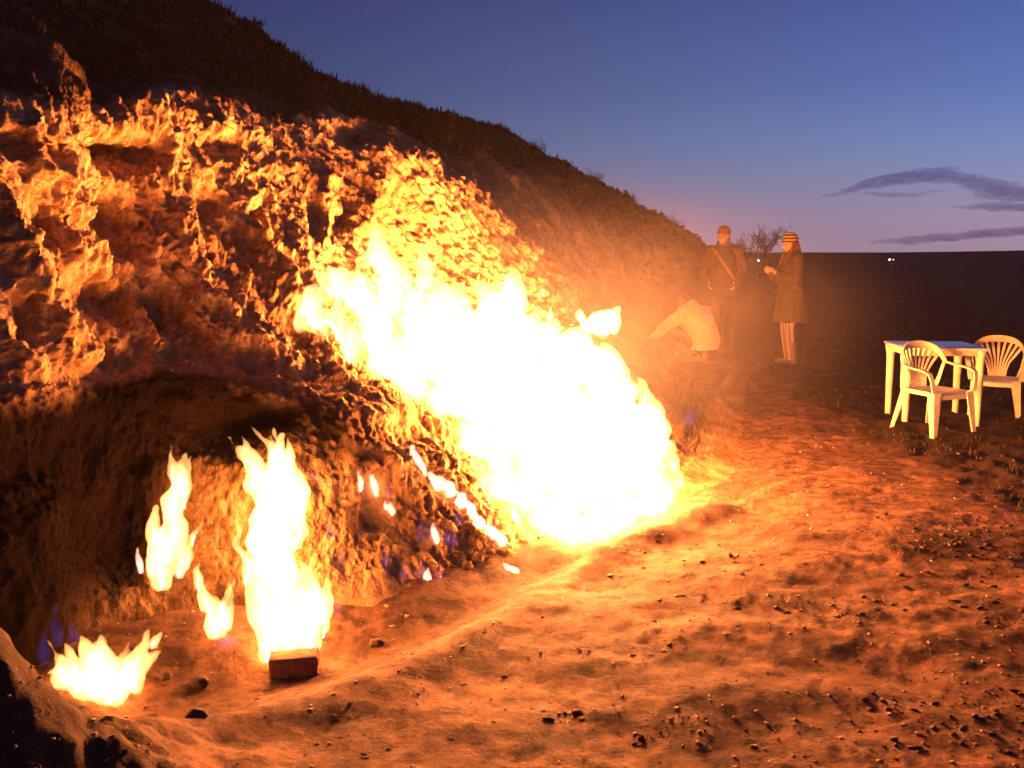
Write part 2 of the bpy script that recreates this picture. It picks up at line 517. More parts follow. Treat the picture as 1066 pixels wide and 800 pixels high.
def build_hill():
    base = np.array([[list(at(*p)) for p in S] for S in STATIONS])
    left = []
    for k, dx, dy in ((2, -4.6, -5.0), (1, -1.7, -1.7)):
        S = base[0].copy()
        S[:, 0] += dx
        S[:, 1] += dy
        left.append(S)
    base = np.concatenate([np.array(left), base])
    cu = [14, 40, 105, 115, 110, 100, 95, 85, 75, 60, 26, 16]
    cv = [62, 74, 56, 112, 112, 54, 50, 10]
    D = catmull(base, cu)                                    # along the hill
    D = np.swapaxes(catmull(np.swapaxes(D, 0, 1), cv), 0, 1)  # up the profile
    U = np.concatenate([i + np.linspace(0, 1, c, endpoint=(i == len(cu) - 1)) for i, c in enumerate(cu)])[:, None] - 2
    V = np.concatenate([i + np.linspace(0, 1, c, endpoint=(i == len(cv) - 1)) for i, c in enumerate(cv)])[None]
    U, V = np.broadcast_arrays(U, V)
    def normals(P):
        a, b = np.gradient(P, axis=0), np.gradient(P, axis=1)
        n = np.cross(a, b)
        return n / np.maximum(np.linalg.norm(n, axis=-1, keepdims=True), 1e-9)
    nrm = normals(D)
    if nrm[300, 250, 1] > 0: nrm = -nrm
    x, y, z = D[..., 0], D[..., 1], D[..., 2]
    # metres along the hill
    s = np.concatenate([[0], np.cumsum(np.linalg.norm(np.diff(D[:, 230], axis=0), axis=-1))])[:, None]
    wz = .35 * fbm(x * 1.1, y * 1.1, z * 1.1, 3)
    s_ = s + wz
    face = sstep(.1, .5, V) * (1 - sstep(4.85, 5.25, V + .18 * fbm(x * 2.2, y * 2.2, z * 2.2, 3)))
    upper = sstep(2.6, 3.2, V) * face
    left_part = 1 - sstep(5.2, 7.5, U)
    cliff = upper * (1 - .55 * sstep(4.2, 6.5, U))
    # gullies and buttresses running down the cliff
    gl = billow(s_ * .95, z * .28 + wz, 2.0 + 0 * z, 2, .5)
    quiet = 1 - .85 * sstep(5.3, 6.6, U) * (1 - sstep(1.2, 3 + sstep(6.4, 7.4, U), V))
    low = sstep(.2, .7, V) * (1 - sstep(2.8, 3.3, V))
    top = sstep(4.95, 5.3, V)
    # first the large forms: buttresses, ribs, hollows
    d = cliff * (.03 * (.45 - gl)) + face * .026 * fbm(x * 2.2, y * 2.2, z * 1.6, 3)
    d = d * quiet + top * .13 * fbm(x * .9, y * .9, z * .9, 4)
    px, py = proj(D)
    jx = 7 * fbm(x * 5, y * 5, z * 5, 4, .6)
    for pts, w, hgt in RIBS:
        best = np.full(px.shape, 1e9)
        for a, b in zip(pts, pts[1:]):
            ex, ey = b[0] - a[0], b[1] - a[1]
            t = np.clip(((px + jx - a[0]) * ex + (py - a[1]) * ey) / (ex * ex + ey * ey), 0, 1)
            best = np.minimum(best, np.hypot(px + jx - a[0] - t * ex, py - a[1] - t * ey))
        d = d + hgt * .62 * np.exp(-(best / w) ** 1.5) * sstep(5.15, 4.8, V) * sstep(2.6, 3.1, V)
    for (cx, cyy, rx, ry, dep) in PITS:
        q = ((px + jx - cx) / rx) ** 2 + ((py + jx * .6 - cyy) / ry) ** 2
        d = d - dep * .98 * np.exp(-q ** 1.25) * (V < 5.2) * sstep(.4, .8, V + 0 * q)
    D = D + nrm * d[..., None]
    # then the crumbly clay, measured on the shaped surface so that nothing is drawn out
    nrm2 = normals(D)
    flip = np.sign((nrm2 * nrm).sum(-1, keepdims=True))
    nrm = nrm2 * np.where(flip == 0, 1, flip)
    x, y, z = D[..., 0], D[..., 1], D[..., 2]
    smoothf = 1 - .40 * cliff * sstep(2.9, 3.6, U) * sstep(5.6, 5.0, U)
    smoothf = smoothf * (1 - .4 * sstep(2.9, 2.3, V) * sstep(5.4, 4.4, U))
    pop = .6 - billow(x * 5.5, y * 5.5, z * 4.2, 3, .55)
    d = face * smoothf * (.020 * pop + .030 * fbm(x * 8, y * 8, z * 6.5, 5, .6) + .016 * fbm(x * 17, y * 17, z * 14, 3, .6))
    d = d + low * .008 * billow(x * 3 + z * 3.5, z * 1.2 + y, 3.3 + 0 * z, 3, .5)
    d = d * quiet + top * .05 * fbm(x * 5, y * 5, z * 5, 3) * (1 + sstep(12, 30, y))
    P = D + nrm * d[..., None]
    P[..., 2] += face * .02 * fbm(x * 7, y * 7, z * 7, 3)
    toe = sstep(6.1, 7.0, U) * (1 - sstep(.8, 1.7, V)) * (y < 25)
    P[..., 2] = P[..., 2] * (1 - toe) + toe * (ground_z(P[..., 0], P[..., 1]) - .06 + .10 * V)
    P[..., 2] = np.where((V < .05) & (U < 6.6), np.minimum(P[..., 2], -.15), P[..., 2])
    vb = V + .22 * fbm(x * 1.6, y * 1.6, z * 1.6, 4)
    veg = sstep(4.91, 5.06, vb + .10 * sstep(1.5, .3, U)) * (.95 - .72 * sstep(5.2, 6.8, U) * sstep(6.6, 5.5, V))
    veg = np.clip(veg * (.88 + .25 * fbm(x * 3, y * 3, z * 3, 3)), 0, 1)
    veg = np.maximum(veg, .80 * sstep(7.6, 8.8, U + .25 * fbm(x * .8, y * .8, z * .8, 3)) * np.maximum(sstep(.6, 2.2, V), sstep(8.5, 9.2, U)))
    veg = np.maximum(veg, .96 * sstep(8.6, 9.3, U))
    us = U + .3 * fbm(x * 2, y * 2, z * 2, 4)
    soot = (1 - sstep(2.9, 4.1, us)) * (1 - sstep(1.95, 2.6, V + .3 * fbm(x * 1.8, y * 1.8, z * 1.8, 4)))
    # soot thins on the rock right behind the burning vents
    for (bx, by, rx, ry) in ((230, 545, 45, 85), (335, 570, 65, 95), (150, 650, 60, 40)):
        soot = soot * (1 - .32 * np.exp(-(((px - bx) / rx) ** 2 + ((py - by) / ry) ** 2) ** 1.5))
    soot = soot + .62 * np.exp(-(((px - 420) / 85) ** 2 + ((py - 500) / 95) ** 2) ** 1.3) * sstep(-.5, .3, fbm(x * 3, y * 3, z * 3, 4))
    soot = soot + .10 * cliff * sstep(2.2, .5, us) * sstep(-.1, .5, fbm(x * 1.5, y * 1.5, z * 1.5, 4))
    dirt = sstep(5.9, 6.8, U) * (1 - sstep(1.6, 3.2, V + .3 * fbm(x * 2, y * 2, z * 2, 3))) * (.75 + .45 * fbm(x * 5, y * 5, z * 5, 4))
    dirt = np.clip(dirt, 0, 1)
    soot = np.clip(soot, 0, 1)
    me = grid_mesh('hillside', P, {'veg': veg, 'soot': soot, 'dirt': dirt})
    o = link('hillside', me, M_CLAY)
    tag(o, 'eroded clay hillside with a pitted orange cliff face and dark grassy top', None, None, 'structure')
    return o, P, normals(P), V, U
HILL, HP, HN, HV, HU = build_hill()
_hx, _hy = proj(HP)
_ok = (HV < 7.02)
def hill_pt(px, py, vmax=7.0):
    """the point of the hillside seen at a place of the photograph"""
    d = (_hx - px) ** 2 + (_hy - py) ** 2 + 1e6 * (HV > vmax)
    m = d.min()
    c = np.argwhere(d < max(9, m * 1.5))
    j = min(c, key=lambda k: HP[k[0], k[1], 1])
    return Vector(HP[j[0], j[1]])
def surf_pt(px, py):
    """hill or ground, whichever is in front"""
    h = hill_pt(px, py)
    d = float(np.min((_hx - px) ** 2 + (_hy - py) ** 2))
    g = flat(px, py)
    for _ in range(4): g = flat(px, py, gz(g.x, g.y))
    if d > 40 or g.y < h.y: return g
    return h
# ------------------------------------------------------------------ flames
def tongue(bm, root, h, r, lean=(0, 0), wig=.12, seed=0, n=10, prof=None, k=9, flat_=.8, side=None):
    """one flame tongue: narrow root, belly, long thin tip"""
    rd = random.Random(seed)
    ph1, ph2 = rd.uniform(0, 6.28), rd.uniform(0, 6.28)
    rings = []
    for i in range(k + 1):
        t = i / k
        w = wig * h * t * (1 - .2 * t)
        c = Vector(root) + Vector((lean[0] * t * t + w * math.sin(4.2 * t + ph1), lean[1] * t * t + .5 * w * math.sin(3.6 * t + ph2), h * t))
        rr = r * ((.62 + 1.1 * t) if t < .32 else .972 * (1 - ((t - .32) / .68) ** 1.25)) + .003
        rings.append((c, rr, rr * flat_))
    loft(bm, rings, side=side or (1, .25, 0), n=n)
    return rings
def shrink(rings, f, cut=.68):
    """inner core of a tongue"""
    m = max(3, int(len(rings) * cut))
    out = []
    for i, (c, a, b) in enumerate(rings[:m]):
        g = f * (1 if i < m - 2 else .5)
        out.append((c, max(a * g, .002), max(b * g, .002)))
    return out
def flame_thing(name, label, tongues, gas, voxel, core_f=.24, core_m=None, cat='flame', group=None, core=True, blue=None, smooth=2):
    """tongues: list of dicts root, h, r, lean; one closed body of gas, a bright core, perhaps blue gas at the root"""
    base = min((Vector(t['root']) for t in tongues), key=lambda v: v.z)
    root = empty(name, base)
    tag(root, label, cat, group)
    gb, cb = bmesh.new(), bmesh.new()
    for i, t in enumerate(tongues):
        rel = Vector(t['root']) - base
        rings = tongue(gb, rel, t['h'], t['r'], t.get('lean', (0, 0)), t.get('wig', .12), seed=hash((name, label, i)) % 9999 if False else i * 37 + len(label), flat_=t.get('flat', .8))
        if core:
            loft(cb, shrink(rings, core_f), side=(1, .25, 0), n=6)
    gm = remesh(gb, voxel, smooth, .45)
    rag = sum(t['r'] for t in tongues) / len(tongues)
    co = np.empty(len(gm.vertices) * 3); gm.vertices.foreach_get('co', co); co = co.reshape(-1, 3)
    nn = np.empty(len(gm.vertices) * 3); gm.vertices.foreach_get('normal', nn); nn = nn.reshape(-1, 3)
    f = 1 / (1.1 * rag)
    k_ = fbm(co[:, 0] * f + len(label), co[:, 1] * f, co[:, 2] * f * .42, 3, .55)
    co = co + nn * (k_ * rag * .30)[:, None]
    def bend(q): q[:, 0] += rag * .5 * noise(q[:, 0] * f * .3, 3.3, q[:, 2] * f * .7) * sstep(0, .3, q[:, 2])
    bend(co)
    gm.vertices.foreach_set('co', co.reshape(-1)); gm.update()
    b2 = bmesh.new(); b2.from_mesh(gm); bpy.data.meshes.remove(gm)
    gm = remesh(b2, voxel * .9, 0)
    gas_o = link('flame_gas', gm, gas, root)
    if len(tongues) > 1: gas_o['kind'] = 'stuff'
    if core:
        cm = remesh(cb, voxel * .8, 1)
        cq = np.empty(len(cm.vertices) * 3); cm.vertices.foreach_get('co', cq); cq = cq.reshape(-1, 3)
        bend(cq)
        cm.vertices.foreach_set('co', cq.reshape(-1)); cm.update()
        tag(link('flame_core', cm, core_m or M_CORE, root), kind='stuff')
    else: cb.free()
    if blue:
        bb = bmesh.new()
        for (p, h, r) in blue:
            tongue(bb, Vector(p) - base, h, r, (0, 0), .05, seed=int(p[0] * 1000), n=8)
        tag(link('blue_flame', remesh(bb, max(.007, voxel * .8), 1), M_BLUE, root), kind='stuff')
    return root
def px_len(p, P):
    """metres per photograph pixel at a point"""
    return (P[1] * cp - (P[2] - CAM_H) * sp) / F_PX * p
def tg(px, py, hpx, rpx, leanpx=0, off=.0, **k):
    P = surf_pt(px, py)
    m = px_len(1, P)
    P = P + Vector((-.3, -.7, 0)).normalized() * off
    P.z -= .02
    return dict(root=P, h=hpx * m, r=rpx * m, lean=(leanpx * m, 0), **k)
def bl(px, py, hpx, rpx, off=.02):
    P = surf_pt(px, py)
    m = px_len(1, P)
    return (tuple(P + Vector((-.2, -.8, 0)) * off), hpx * m, rpx * m)

def build_flames():
    # the tall pillar of fire in the recess
    T = [tg(300, 664, 120, 22, -10, .10), tg(318, 662, 130, 26, -14, .12), tg(336, 652, 85, 17, -8, .10), tg(300, 600, 130, 26, -10, .06),
         tg(296, 560, 110, 22, 0, .05), tg(308, 545, 104, 24, -14, .05), tg(284, 520, 76, 15, -26, .05), tg(300, 520, 74, 20, -6, .06),
         tg(318, 520, 60, 14, -4, .06), tg(272, 500, 56, 7, -20, .06), tg(288, 480, 48, 5, -14, .07), tg(300, 480, 46, 5, -2, .07), tg(312, 480, 36, 4, 4, .07), tg(340, 630, 70, 6, 10, .12), tg(352, 650, 50, 5, 10, .12), tg(268, 600, 70, 6, -8, .06), tg(292, 500, 62, 8, 2, .07), tg(310, 505, 50, 7, 12, .07), tg(322, 560, 50, 8, 10, .08), tg(285, 590, 60, 16, -6, .05), tg(298, 672, 24, 10, 2, .14), tg(344, 640, 50, 12, 8, .08), tg(340, 668, 40, 12, 10, .12)]
    flame_thing('tall_flame', 'tallest white and yellow flame climbing the recess wall above the brick', T, M_GAS, .007, core_m=M_CORE_TALL,
                blue=[bl(345, 560, 26, 6), bl(358, 585, 18, 5), bl(352, 640, 22, 7), bl(330, 500, 18, 4)])
    T = [tg(178, 604, 70, 14, 4, .05), tg(184, 575, 80, 15, 14, .05), tg(190, 535, 60, 12, 10, .05), tg(196, 510, 48, 9, 12, .05), tg(194, 592, 44, 8, 16, .05), tg(172, 560, 44, 9, 2, .05), tg(202, 520, 58, 5, 16, .06), tg(188, 500, 46, 5, 4, .05), tg(204, 585, 40, 5, 12, .05), tg(166, 590, 52, 6, -4, .05), tg(208, 560, 30, 4, 10, .05)]
    flame_thing('leaning_flame', 'slim twisting flame leaning right on the dark wall left of the tallest flame', T, M_GAS, .006,
                blue=[bl(192, 600, 20, 8)])
    T = [tg(153, 588, 30, 4, 1, .04)]
    flame_thing('small_flame', 'tiny flame lick just left of the slim leaning flame', T, M_GAS_THIN, .006, core_f=.3)
    T = [tg(236, 655, 50, 13, 2, .07), tg(226, 630, 42, 9, -8, .06), tg(246, 650, 44, 9, 8, .07), tg(217, 606, 34, 6, -2, .05), tg(232, 650, 66, 5, 2, .08), tg(248, 648, 58, 5, 10, .08), tg(240, 640, 50, 5, 14, .07)]
    flame_thing('low_flame', 'ragged knee high flame between the leaning flame and the tallest flame', T, M_GAS, .006,
                blue=[bl(228, 655, 26, 10), bl(240, 672, 16, 14)])
    T = [tg(110, 720, 58, 22, 6, .06), tg(85, 708, 40, 18, -6, .06), tg(130, 722, 60, 20, 22, .08), tg(140, 714, 44, 16, 26, .08), tg(118, 700, 52, 15, 0, .05),
         tg(150, 704, 66, 11, 26, .08), tg(70, 698, 18, 10, -4, .04), tg(160, 706, 50, 9, 34, .1), tg(102, 690, 40, 10, -4, .04), tg(96, 715, 70, 8, -6, .07), tg(120, 718, 80, 8, 10, .08), tg(138, 716, 78, 8, 28, .09), tg(76, 706, 52, 6, -10, .05), tg(112, 705, 66, 6, 18, .07)]
    flame_thing('spreading_flame', 'wide flickering flame low on the ground behind the dark mound', T, M_GAS, .006,
                blue=[bl(50, 690, 40, 7), bl(64, 672, 36, 8), bl(80, 668, 24, 9), bl(60, 640, 26, 6)])
    T = [tg(176, 662, 20, 5, 14, .1)]
    flame_thing('small_flame', 'tiny detached flame to the right of the wide low flame', T, M_GAS, .006, core_f=.3)
    # small vents on the slope between the recess and the great fire
    smalls = [((381, 505, 24, 3.5, 0),), ((397, 512, 36, 4, -10),), ((413, 529, 16, 4, -3), (407, 524, 12, 3, 0)),
              ((446, 490, 36, 5, -14), (438, 474, 20, 4, -8)), ((458, 558, 28, 4, -4),), ((449, 600, 20, 5, 0),), ((540, 538, 24, 4, -6),), ((540, 592, 10, 5, -10), (532, 588, 8, 4, -6))]
    labels = ['upright short flame at the left end of the vents on the dark slope', 'slanting short flame second from the left on the dark slope',
              'double flame low on the dark slope right of two slanting flames', 'slim flame highest on the dark slope above the long flame ribbon',
              'thin curled flame on the dark slope below the long flame ribbon', 'bright round flame lowest on the dark slope among blue flames',
              'short flame on the slope close to the left edge of the great fire', 'flat flame lying at the foot of the slope beside the dirt lip']
    for s, lb in zip(smalls, labels):
        blue = None
        if s[0][0] in (397, 449, 458): blue = [bl(s[0][0] - 8, s[0][1] + 4, 26, 5), bl(s[0][0] + 10, s[0][1] + 6, 20, 5)]
        flame_thing('small_flame', lb, [tg(a, b, c, d, e, .035) for a, b, c, d, e in s], M_GAS_THIN, .006, core_f=.3, group='small flames on the dark slope', blue=blue)
    # ribbon of joined flames
    T = []
    for i, (x, y) in enumerate(((462, 505), (474, 512), (486, 521), (496, 534), (506, 546), (518, 556), (526, 561))):
        T.append(tg(x, y, 20 + 4 * (i % 2), 6.5, -9, .035))
    flame_thing('flame_ribbon', 'long ribbon of flame running down the slope left of the great fire', T, M_GAS_THIN, .007, core_f=.35,
                blue=[bl(478, 545, 22, 6), bl(440, 560, 30, 5), bl(470, 565, 16, 8), bl(510, 530, 18, 4)])
    for (x, y, lb) in ((405, 588, 'faint blue flame at the foot of the dark slope near the recess'), (424, 600, 'faint blue flame left of the bright round flame'), (720, 440, 'faint violet flame at the right edge of the great fire')):
        b = bl(x, y, 20, 6)
        bm = bmesh.new()
        tongue(bm, (0, 0, 0), b[1], b[2], (0, 0), .06, seed=x)
        o = link('blue_flame', remesh(bm, .007, 1), M_BLUE)
        o.location = b[0]
        tag(o, lb, 'flame', 'faint blue flames')
    # the great fire
    poly = [(362, 335), (380, 302), (405, 285), (445, 300), (490, 315), (540, 335), (585, 360), (630, 385), (665, 410), (690, 445), (712, 488), (708, 512), (672, 526),
            (640, 550), (610, 555), (585, 535), (555, 500), (530, 462), (490, 425), (450, 392), (410, 368), (378, 352)]
    def inside(x, y):
        c = False
        for (x1, y1), (x2, y2) in zip(poly, poly[1:] + poly[:1]):
            if (y1 > y) != (y2 > y) and x < (x2 - x1) * (y - y1) / (y2 - y1) + x1: c = not c
        return c
    pts = []
    tries = 0
    while len(pts) < 105 and tries < 20000:
        tries += 1
        x, y = random.uniform(340, 700), random.uniform(285, 560)
        if inside(x, y) and all((x - a) ** 2 + (y - b) ** 2 > 18 ** 2 for a, b in pts): pts.append((x, y))
    T = []
    for (x, y) in pts:
        big = 1 + .5 * math.exp(-(((x - 560) / 110) ** 2 + ((y - 430) / 70) ** 2))
        T.append(tg(x, y, random.uniform(34, 68) * big * (1 - .30 * float(sstep(575, 620, x))), random.uniform(10, 19) * big * (1 + .30 * float(sstep(560, 610, x))), random.uniform(-14, 10), random.uniform(.05, .45) + (.18 if x < 460 else 0)))
    for (x, y, h, r) in ((714, 500, 30, 8), (702, 510, 36, 10), (694, 516, 30, 12), (682, 526, 30, 18), (655, 540, 32, 20), (628, 552, 30, 20), (604, 560, 26, 16), (690, 470, 44, 19), (672, 490, 50, 22),
                         (650, 505, 50, 24), (625, 520, 50, 24), (600, 530, 48, 22), (668, 450, 46, 20), (645, 470, 50, 24), (640, 425, 44, 20), (615, 480, 56, 26), (690, 440, 40, 9), (660, 415, 40, 10), (676, 430, 48, 9), (698, 462, 44, 8), (706, 485, 40, 8)):
        T.append(tg(x, y, h, r, random.uniform(-14, 4), .12))
    return flame_thing('great_fire', 'huge blinding white fire sprawling down the middle of the slope', T, M_GAS_BIG, .017, core_f=.2, core_m=M_CORE_BIG, cat='fire')
build_flames()
def build_far_flames():
    gx = [tg(618, 344, 26, 12, 8), tg(630, 346, 30, 13, 14), tg(640, 344, 34, 9, 10), tg(608, 338, 24, 8, -4), tg(626, 340, 22, 10, 6)]
    flame_thing('far_flame', 'yellow white flame burning beyond the great fire near the crouching person', gx, M_GAS, .016)
    s = [tg(573, 328, 14, 4, 0), tg(569, 306, 9, 3, -6)]
    flame_thing('small_flame', 'pair of flickers at the upper right rim of the great fire', s, M_GAS, .009, core_f=.35)
build_far_flames()
# ------------------------------------------------------------------ plastic table and chairs
M_PLASTIC = fabric('cream_plastic', (.76, .71, .45), .16, 11, .42, .03, .4)
M_PLASTIC_TOP = fabric('worn_plastic_top', (.72, .70, .66), .10, 9, .22, .03, .5)
def sweep(bm, path, w, h, up=(0, 0, 1), bev=True):
    """rounded strap: w along 'side', h along the normal; w, h may be lists"""
    n = len(path)
    P = [Vector(p) for p in path]
    rings = []
    for i in range(n):
        t = (P[min(i + 1, n - 1)] - P[max(i - 1, 0)]).normalized()
        u = Vector(up[i] if isinstance(up, list) else up)
        s = t.cross(u)
        s = s.normalized() if s.length > 1e-4 else t.orthogonal().normalized()
        o = s.cross(t)
        ww, hh = (w[i] if isinstance(w, list) else w) / 2, (h[i] if isinstance(h, list) else h) / 2
        c = .35 * min(ww, hh)
        prof = [(ww - c, hh), (ww, hh - c), (ww, -hh + c), (ww - c, -hh), (-ww + c, -hh), (-ww, -hh + c), (-ww, hh - c), (-ww + c, hh)]
        rings.append([bm.verts.new(P[i] + s * a + o * b) for a, b in prof])
    for a, b in zip(rings, rings[1:]):
        for k in range(8): bm.faces.new((a[k], a[(k + 1) % 8], b[(k + 1) % 8], b[k]))
    bm.faces.new(list(reversed(rings[0]))); bm.faces.new(rings[-1])
    bmesh.ops.recalc_face_normals(bm, faces=bm.faces[:])
def auto(o, ang=40):
    me = o.data
    me.polygons.foreach_set('use_smooth', [True] * len(me.polygons))
    try: me.set_sharp_from_angle(angle=math.radians(ang))
    except Exception: pass
    return o
def leg_bm(top, bot, wt, wb, sx, sy):
    """L-section moulded chair leg"""
    bm = bmesh.new()
    th = .012
    def ring(c, w):
        x, y, z = c
        q = [(0, 0), (-sx * w, 0), (-sx * w, -sy * th), (-sx * th, -sy * th), (-sx * th, -sy * w), (0, -sy * w)]
        return [bm.verts.new((x + a, y + b, z)) for a, b in q]
    rs = []
    for i in range(5):
        t = i / 4
        c = Vector(top).lerp(Vector(bot), t)
        rs.append(ring(c, wt + (wb - wt) * t))
    for a, b in zip(rs, rs[1:]):
        for k in range(6): bm.faces.new((a[k], a[(k + 1) % 6], b[(k + 1) % 6], b[k]))
    bm.faces.new(rs[0]); bm.faces.new(list(reversed(rs[-1])))
    bmesh.ops.recalc_face_normals(bm, faces=bm.faces[:])
    return bm
def make_chair(name):
    t = empty(name)
    # seat: dished rounded slab with a turned-down front lip
    bm = bmesh.new()
    nx, ny = 15, 13
    top, bot = [], []
    for j in range(ny):
        ra, rb = [], []
        v = j / (ny - 1)
        y = -.23 + .44 * v
        hw = .235 - .035 * v
        for i in range(nx):
            u = i / (nx - 1) * 2 - 1
            cut = .03 * max(0, abs(u) - .8) / .2 * (1 if v < .5 else -1) * (abs(2 * v - 1) ** 3)
            z = .425 - .018 * (1 - u * u) * math.sin(math.pi * min(1, v * 1.1)) - .03 * max(0, .14 - v) / .14
            ra.append(bm.verts.new((u * hw, y + cut, z)))
            rb.append(bm.verts.new((u * hw * .985, y + cut, z - .022 - .02 * (1 if (v < .05 or abs(u) > .95) else 0))))
        top.append(ra); bot.append(rb)
    for j in range(ny - 1):
        for i in range(nx - 1):
            bm.faces.new((top[j][i], top[j][i + 1], top[j + 1][i + 1], top[j + 1][i]))
            bm.faces.new((bot[j][i], bot[j + 1][i], bot[j + 1][i + 1], bot[j][i + 1]))
    for i in range(nx - 1):
        bm.faces.new((top[0][i], bot[0][i], bot[0][i + 1], top[0][i + 1]))
        bm.faces.new((top[-1][i], top[-1][i + 1], bot[-1][i + 1], bot[-1][i]))
    for j in range(ny - 1):
        bm.faces.new((top[j][0], top[j + 1][0], bot[j + 1][0], bot[j][0]))
        bm.faces.new((top[j][-1], bot[j][-1], bot[j + 1][-1], top[j + 1][-1]))
    bmesh.ops.recalc_face_normals(bm, faces=bm.faces[:])
    auto(obj('seat', bm, M_PLASTIC, t))
    # back rim: a hoop over the back
    def rim(a):
        r = math.radians(a)
        return Vector((.262 * math.sin(r) * (1 + .04 * math.cos(r)), .135 + .135 * math.cos(r), .835 - .17 * (abs(a) / 82) ** 2.4))
    bm = bmesh.new()
    A = [-82 + i * 164 / 24 for i in range(25)]
    P = [rim(a) for a in A]
    out = [Vector((math.sin(math.radians(a)), math.cos(math.radians(a)), .12)) for a in A]
    sweep(bm, P, [.075 - .03 * (abs(a) / 82) for a in A], .014, up=out)
    rim_o = auto(obj('backrest', bm, M_PLASTIC, t))
    # fan of slats from the seat to the hoop
    for i in range(9):
        a = -56 + i * 14
        b = Vector((.020 * (i - 4), .205, .415))
        e = rim(a) + Vector((0, 0, -.03))
        mid = b.lerp(e, .5) + Vector((-.25 * (e.x - b.x), .018, 0))
        bm = bmesh.new()
        pts = [b, b.lerp(mid, .5) + Vector((-.05 * (e.x - b.x), .006, 0)), mid, mid.lerp(e, .5) + Vector((.0, .006, 0)), e]
        sweep(bm, pts, [.021, .019, .020, .026, .030], .008, up=Vector((math.sin(math.radians(a * .6)), 1, 0)))
        auto(obj('slat', bm, M_PLASTIC, t))
    for sx in (-1, 1):
        # armrest: from the hoop forward, then down to the front leg
        bm = bmesh.new()
        q = [(.262, .15, .665), (.285, .06, .648), (.295, -.05, .635), (.290, -.15, .625), (.278, -.205, .600), (.266, -.225, .545), (.252, -.232, .47), (.240, -.232, .425)]
        ups = [(0, 0, 1), (0, 0, 1), (0, 0, 1), (0, -.15, 1), (0, -.7, .7), (0, -1, .15), (0, -1, 0), (0, -1, 0)]
        sweep(bm, [(sx * x, y, z) for x, y, z in q], [.036, .046, .052, .052, .050, .046, .048, .055], .016, up=[Vector(u) for u in ups])
        auto(obj('armrest', bm, M_PLASTIC, t))
        auto(obj('leg', leg_bm((sx * .240, -.232, .42), (sx * .262, -.275, 0), .085, .045, sx, -1), M_PLASTIC, t))
        auto(obj('leg', leg_bm((sx * .205, .215, .42), (sx * .245, .31, 0), .075, .040, sx, 1), M_PLASTIC, t))
        bm = bmesh.new()
        sweep(bm, [(sx * .205, .212, .41), (sx * .235, .19, .52), (sx * .258, .165, .655)], [.05, .036, .03], .012, up=Vector((sx, .3, 0)))
        auto(obj('back_post', bm, M_PLASTIC, t))
    return t
def copy_tree(o, parent=None):
    c = o.copy()
    COL.objects.link(c)
    if parent is not None: c.parent = parent
    for ch in list(o.children): copy_tree(ch, c)
    return c
def build_furniture():
    G = 'white plastic chairs around the table'
    c1 = make_chair('plastic_chair')
    tag(c1, 'white plastic armchair in front of the table, its fan back and legs in full view', 'chair', G)
    x, y = 3.74, 8.80
    c1.scale = (.93, .93, .92)
    c1.location = (x, y, gz(x, y) - .005)
    c1.rotation_euler = (0, 0, math.radians(22))
    c2 = copy_tree(c1)
    x, y = 4.75, 9.78
    c2.scale = (.9, .9, .9)
    c2.location = (x, y, gz(x, y) - .005)
    c2.rotation_euler = (0, 0, math.radians(-27))
    c2['label'] = 'white plastic armchair behind the right end of the table, half hidden by a table leg'
    t = empty('plastic_table', (4.03, 9.55, gz(4.03, 9.55) - .005), math.radians(-7))
    tag(t, 'square white plastic garden table with round legs between the two armchairs', 'table')
    bm = bmesh.new()
    box(bm, (0, 0, .715), (.76, .76, .026), bev=.012)
    auto(obj('table_top', bm, M_PLASTIC_TOP, t))
    for (cx_, cy_, sx, sy) in ((0, -.35, .64, .014), (0, .35, .64, .014), (-.35, 0, .014, .64), (.35, 0, .014, .64)):
        bm = bmesh.new()
        box(bm, (cx_, cy_, .677), (sx, sy, .05), bev=.004)
        auto(obj('apron', bm, M_PLASTIC, t))
    for sx in (-1, 1):
        for sy in (-1, 1):
            bm = bmesh.new()
            loft(bm, [((sx * .32, sy * .32, 0), .028, .028), ((sx * .32, sy * .32, .30), .033, .033), ((sx * .32, sy * .32, .60), .038, .038), ((sx * .32, sy * .32, .66), .048, .048), ((sx * .32, sy * .32, .701), .054, .054)], n=20)
            auto(obj('leg', bm, M_PLASTIC, t))
build_furniture()

# ------------------------------------------------------------------ people
M_SKIN = fabric('skin', (.52, .30, .21), .12, 30, .55, .05, .35)
M_HAIR = fabric('dark_hair', (.05, .025, .014), .4, 120, .5, .4, .35)
M_HAIR_RED = fabric('brown_hair', (.12, .05, .025), .4, 120, .5, .4, .35)
M_EYE = fabric('eye', (.05, .04, .035), .05, 5, .15, 0, .5)
M_JEANS = fabric('faded_jeans', (.10, .10, .14), .35, 18, .9, .3)
M_DARKCLOTH = fabric('dark_trousers', (.045, .038, .036), .3, 25, .9, .3)
M_JACKET = fabric('brown_jacket', (.075, .048, .040), .35, 22, .85, .5)
M_COAT = fabric('olive_grey_coat', (.070, .050, .035), .3, 26, .9, .5)
M_CREAM = fabric('cream_jacket', (.60, .47, .28), .14, 14, .85, .5)
M_HAT = striped('striped_beanie', ((.05, .03, .025), (.42, .28, .10)), 'Z', 7.5)
M_HAT2 = fabric('patterned_cap', (.22, .10, .05), .5, 60, .9, .4)
M_STRIPE = striped('striped_leggings', ((.19, .14, .13), (.42, .33, .29)), 'X', 7.0)
M_SHOE = fabric('scuffed_shoe', (.16, .10, .07), .3, 30, .6, .3)
M_STRAP = fabric('leather_strap', (.26, .14, .08), .3, 40, .6, .3)

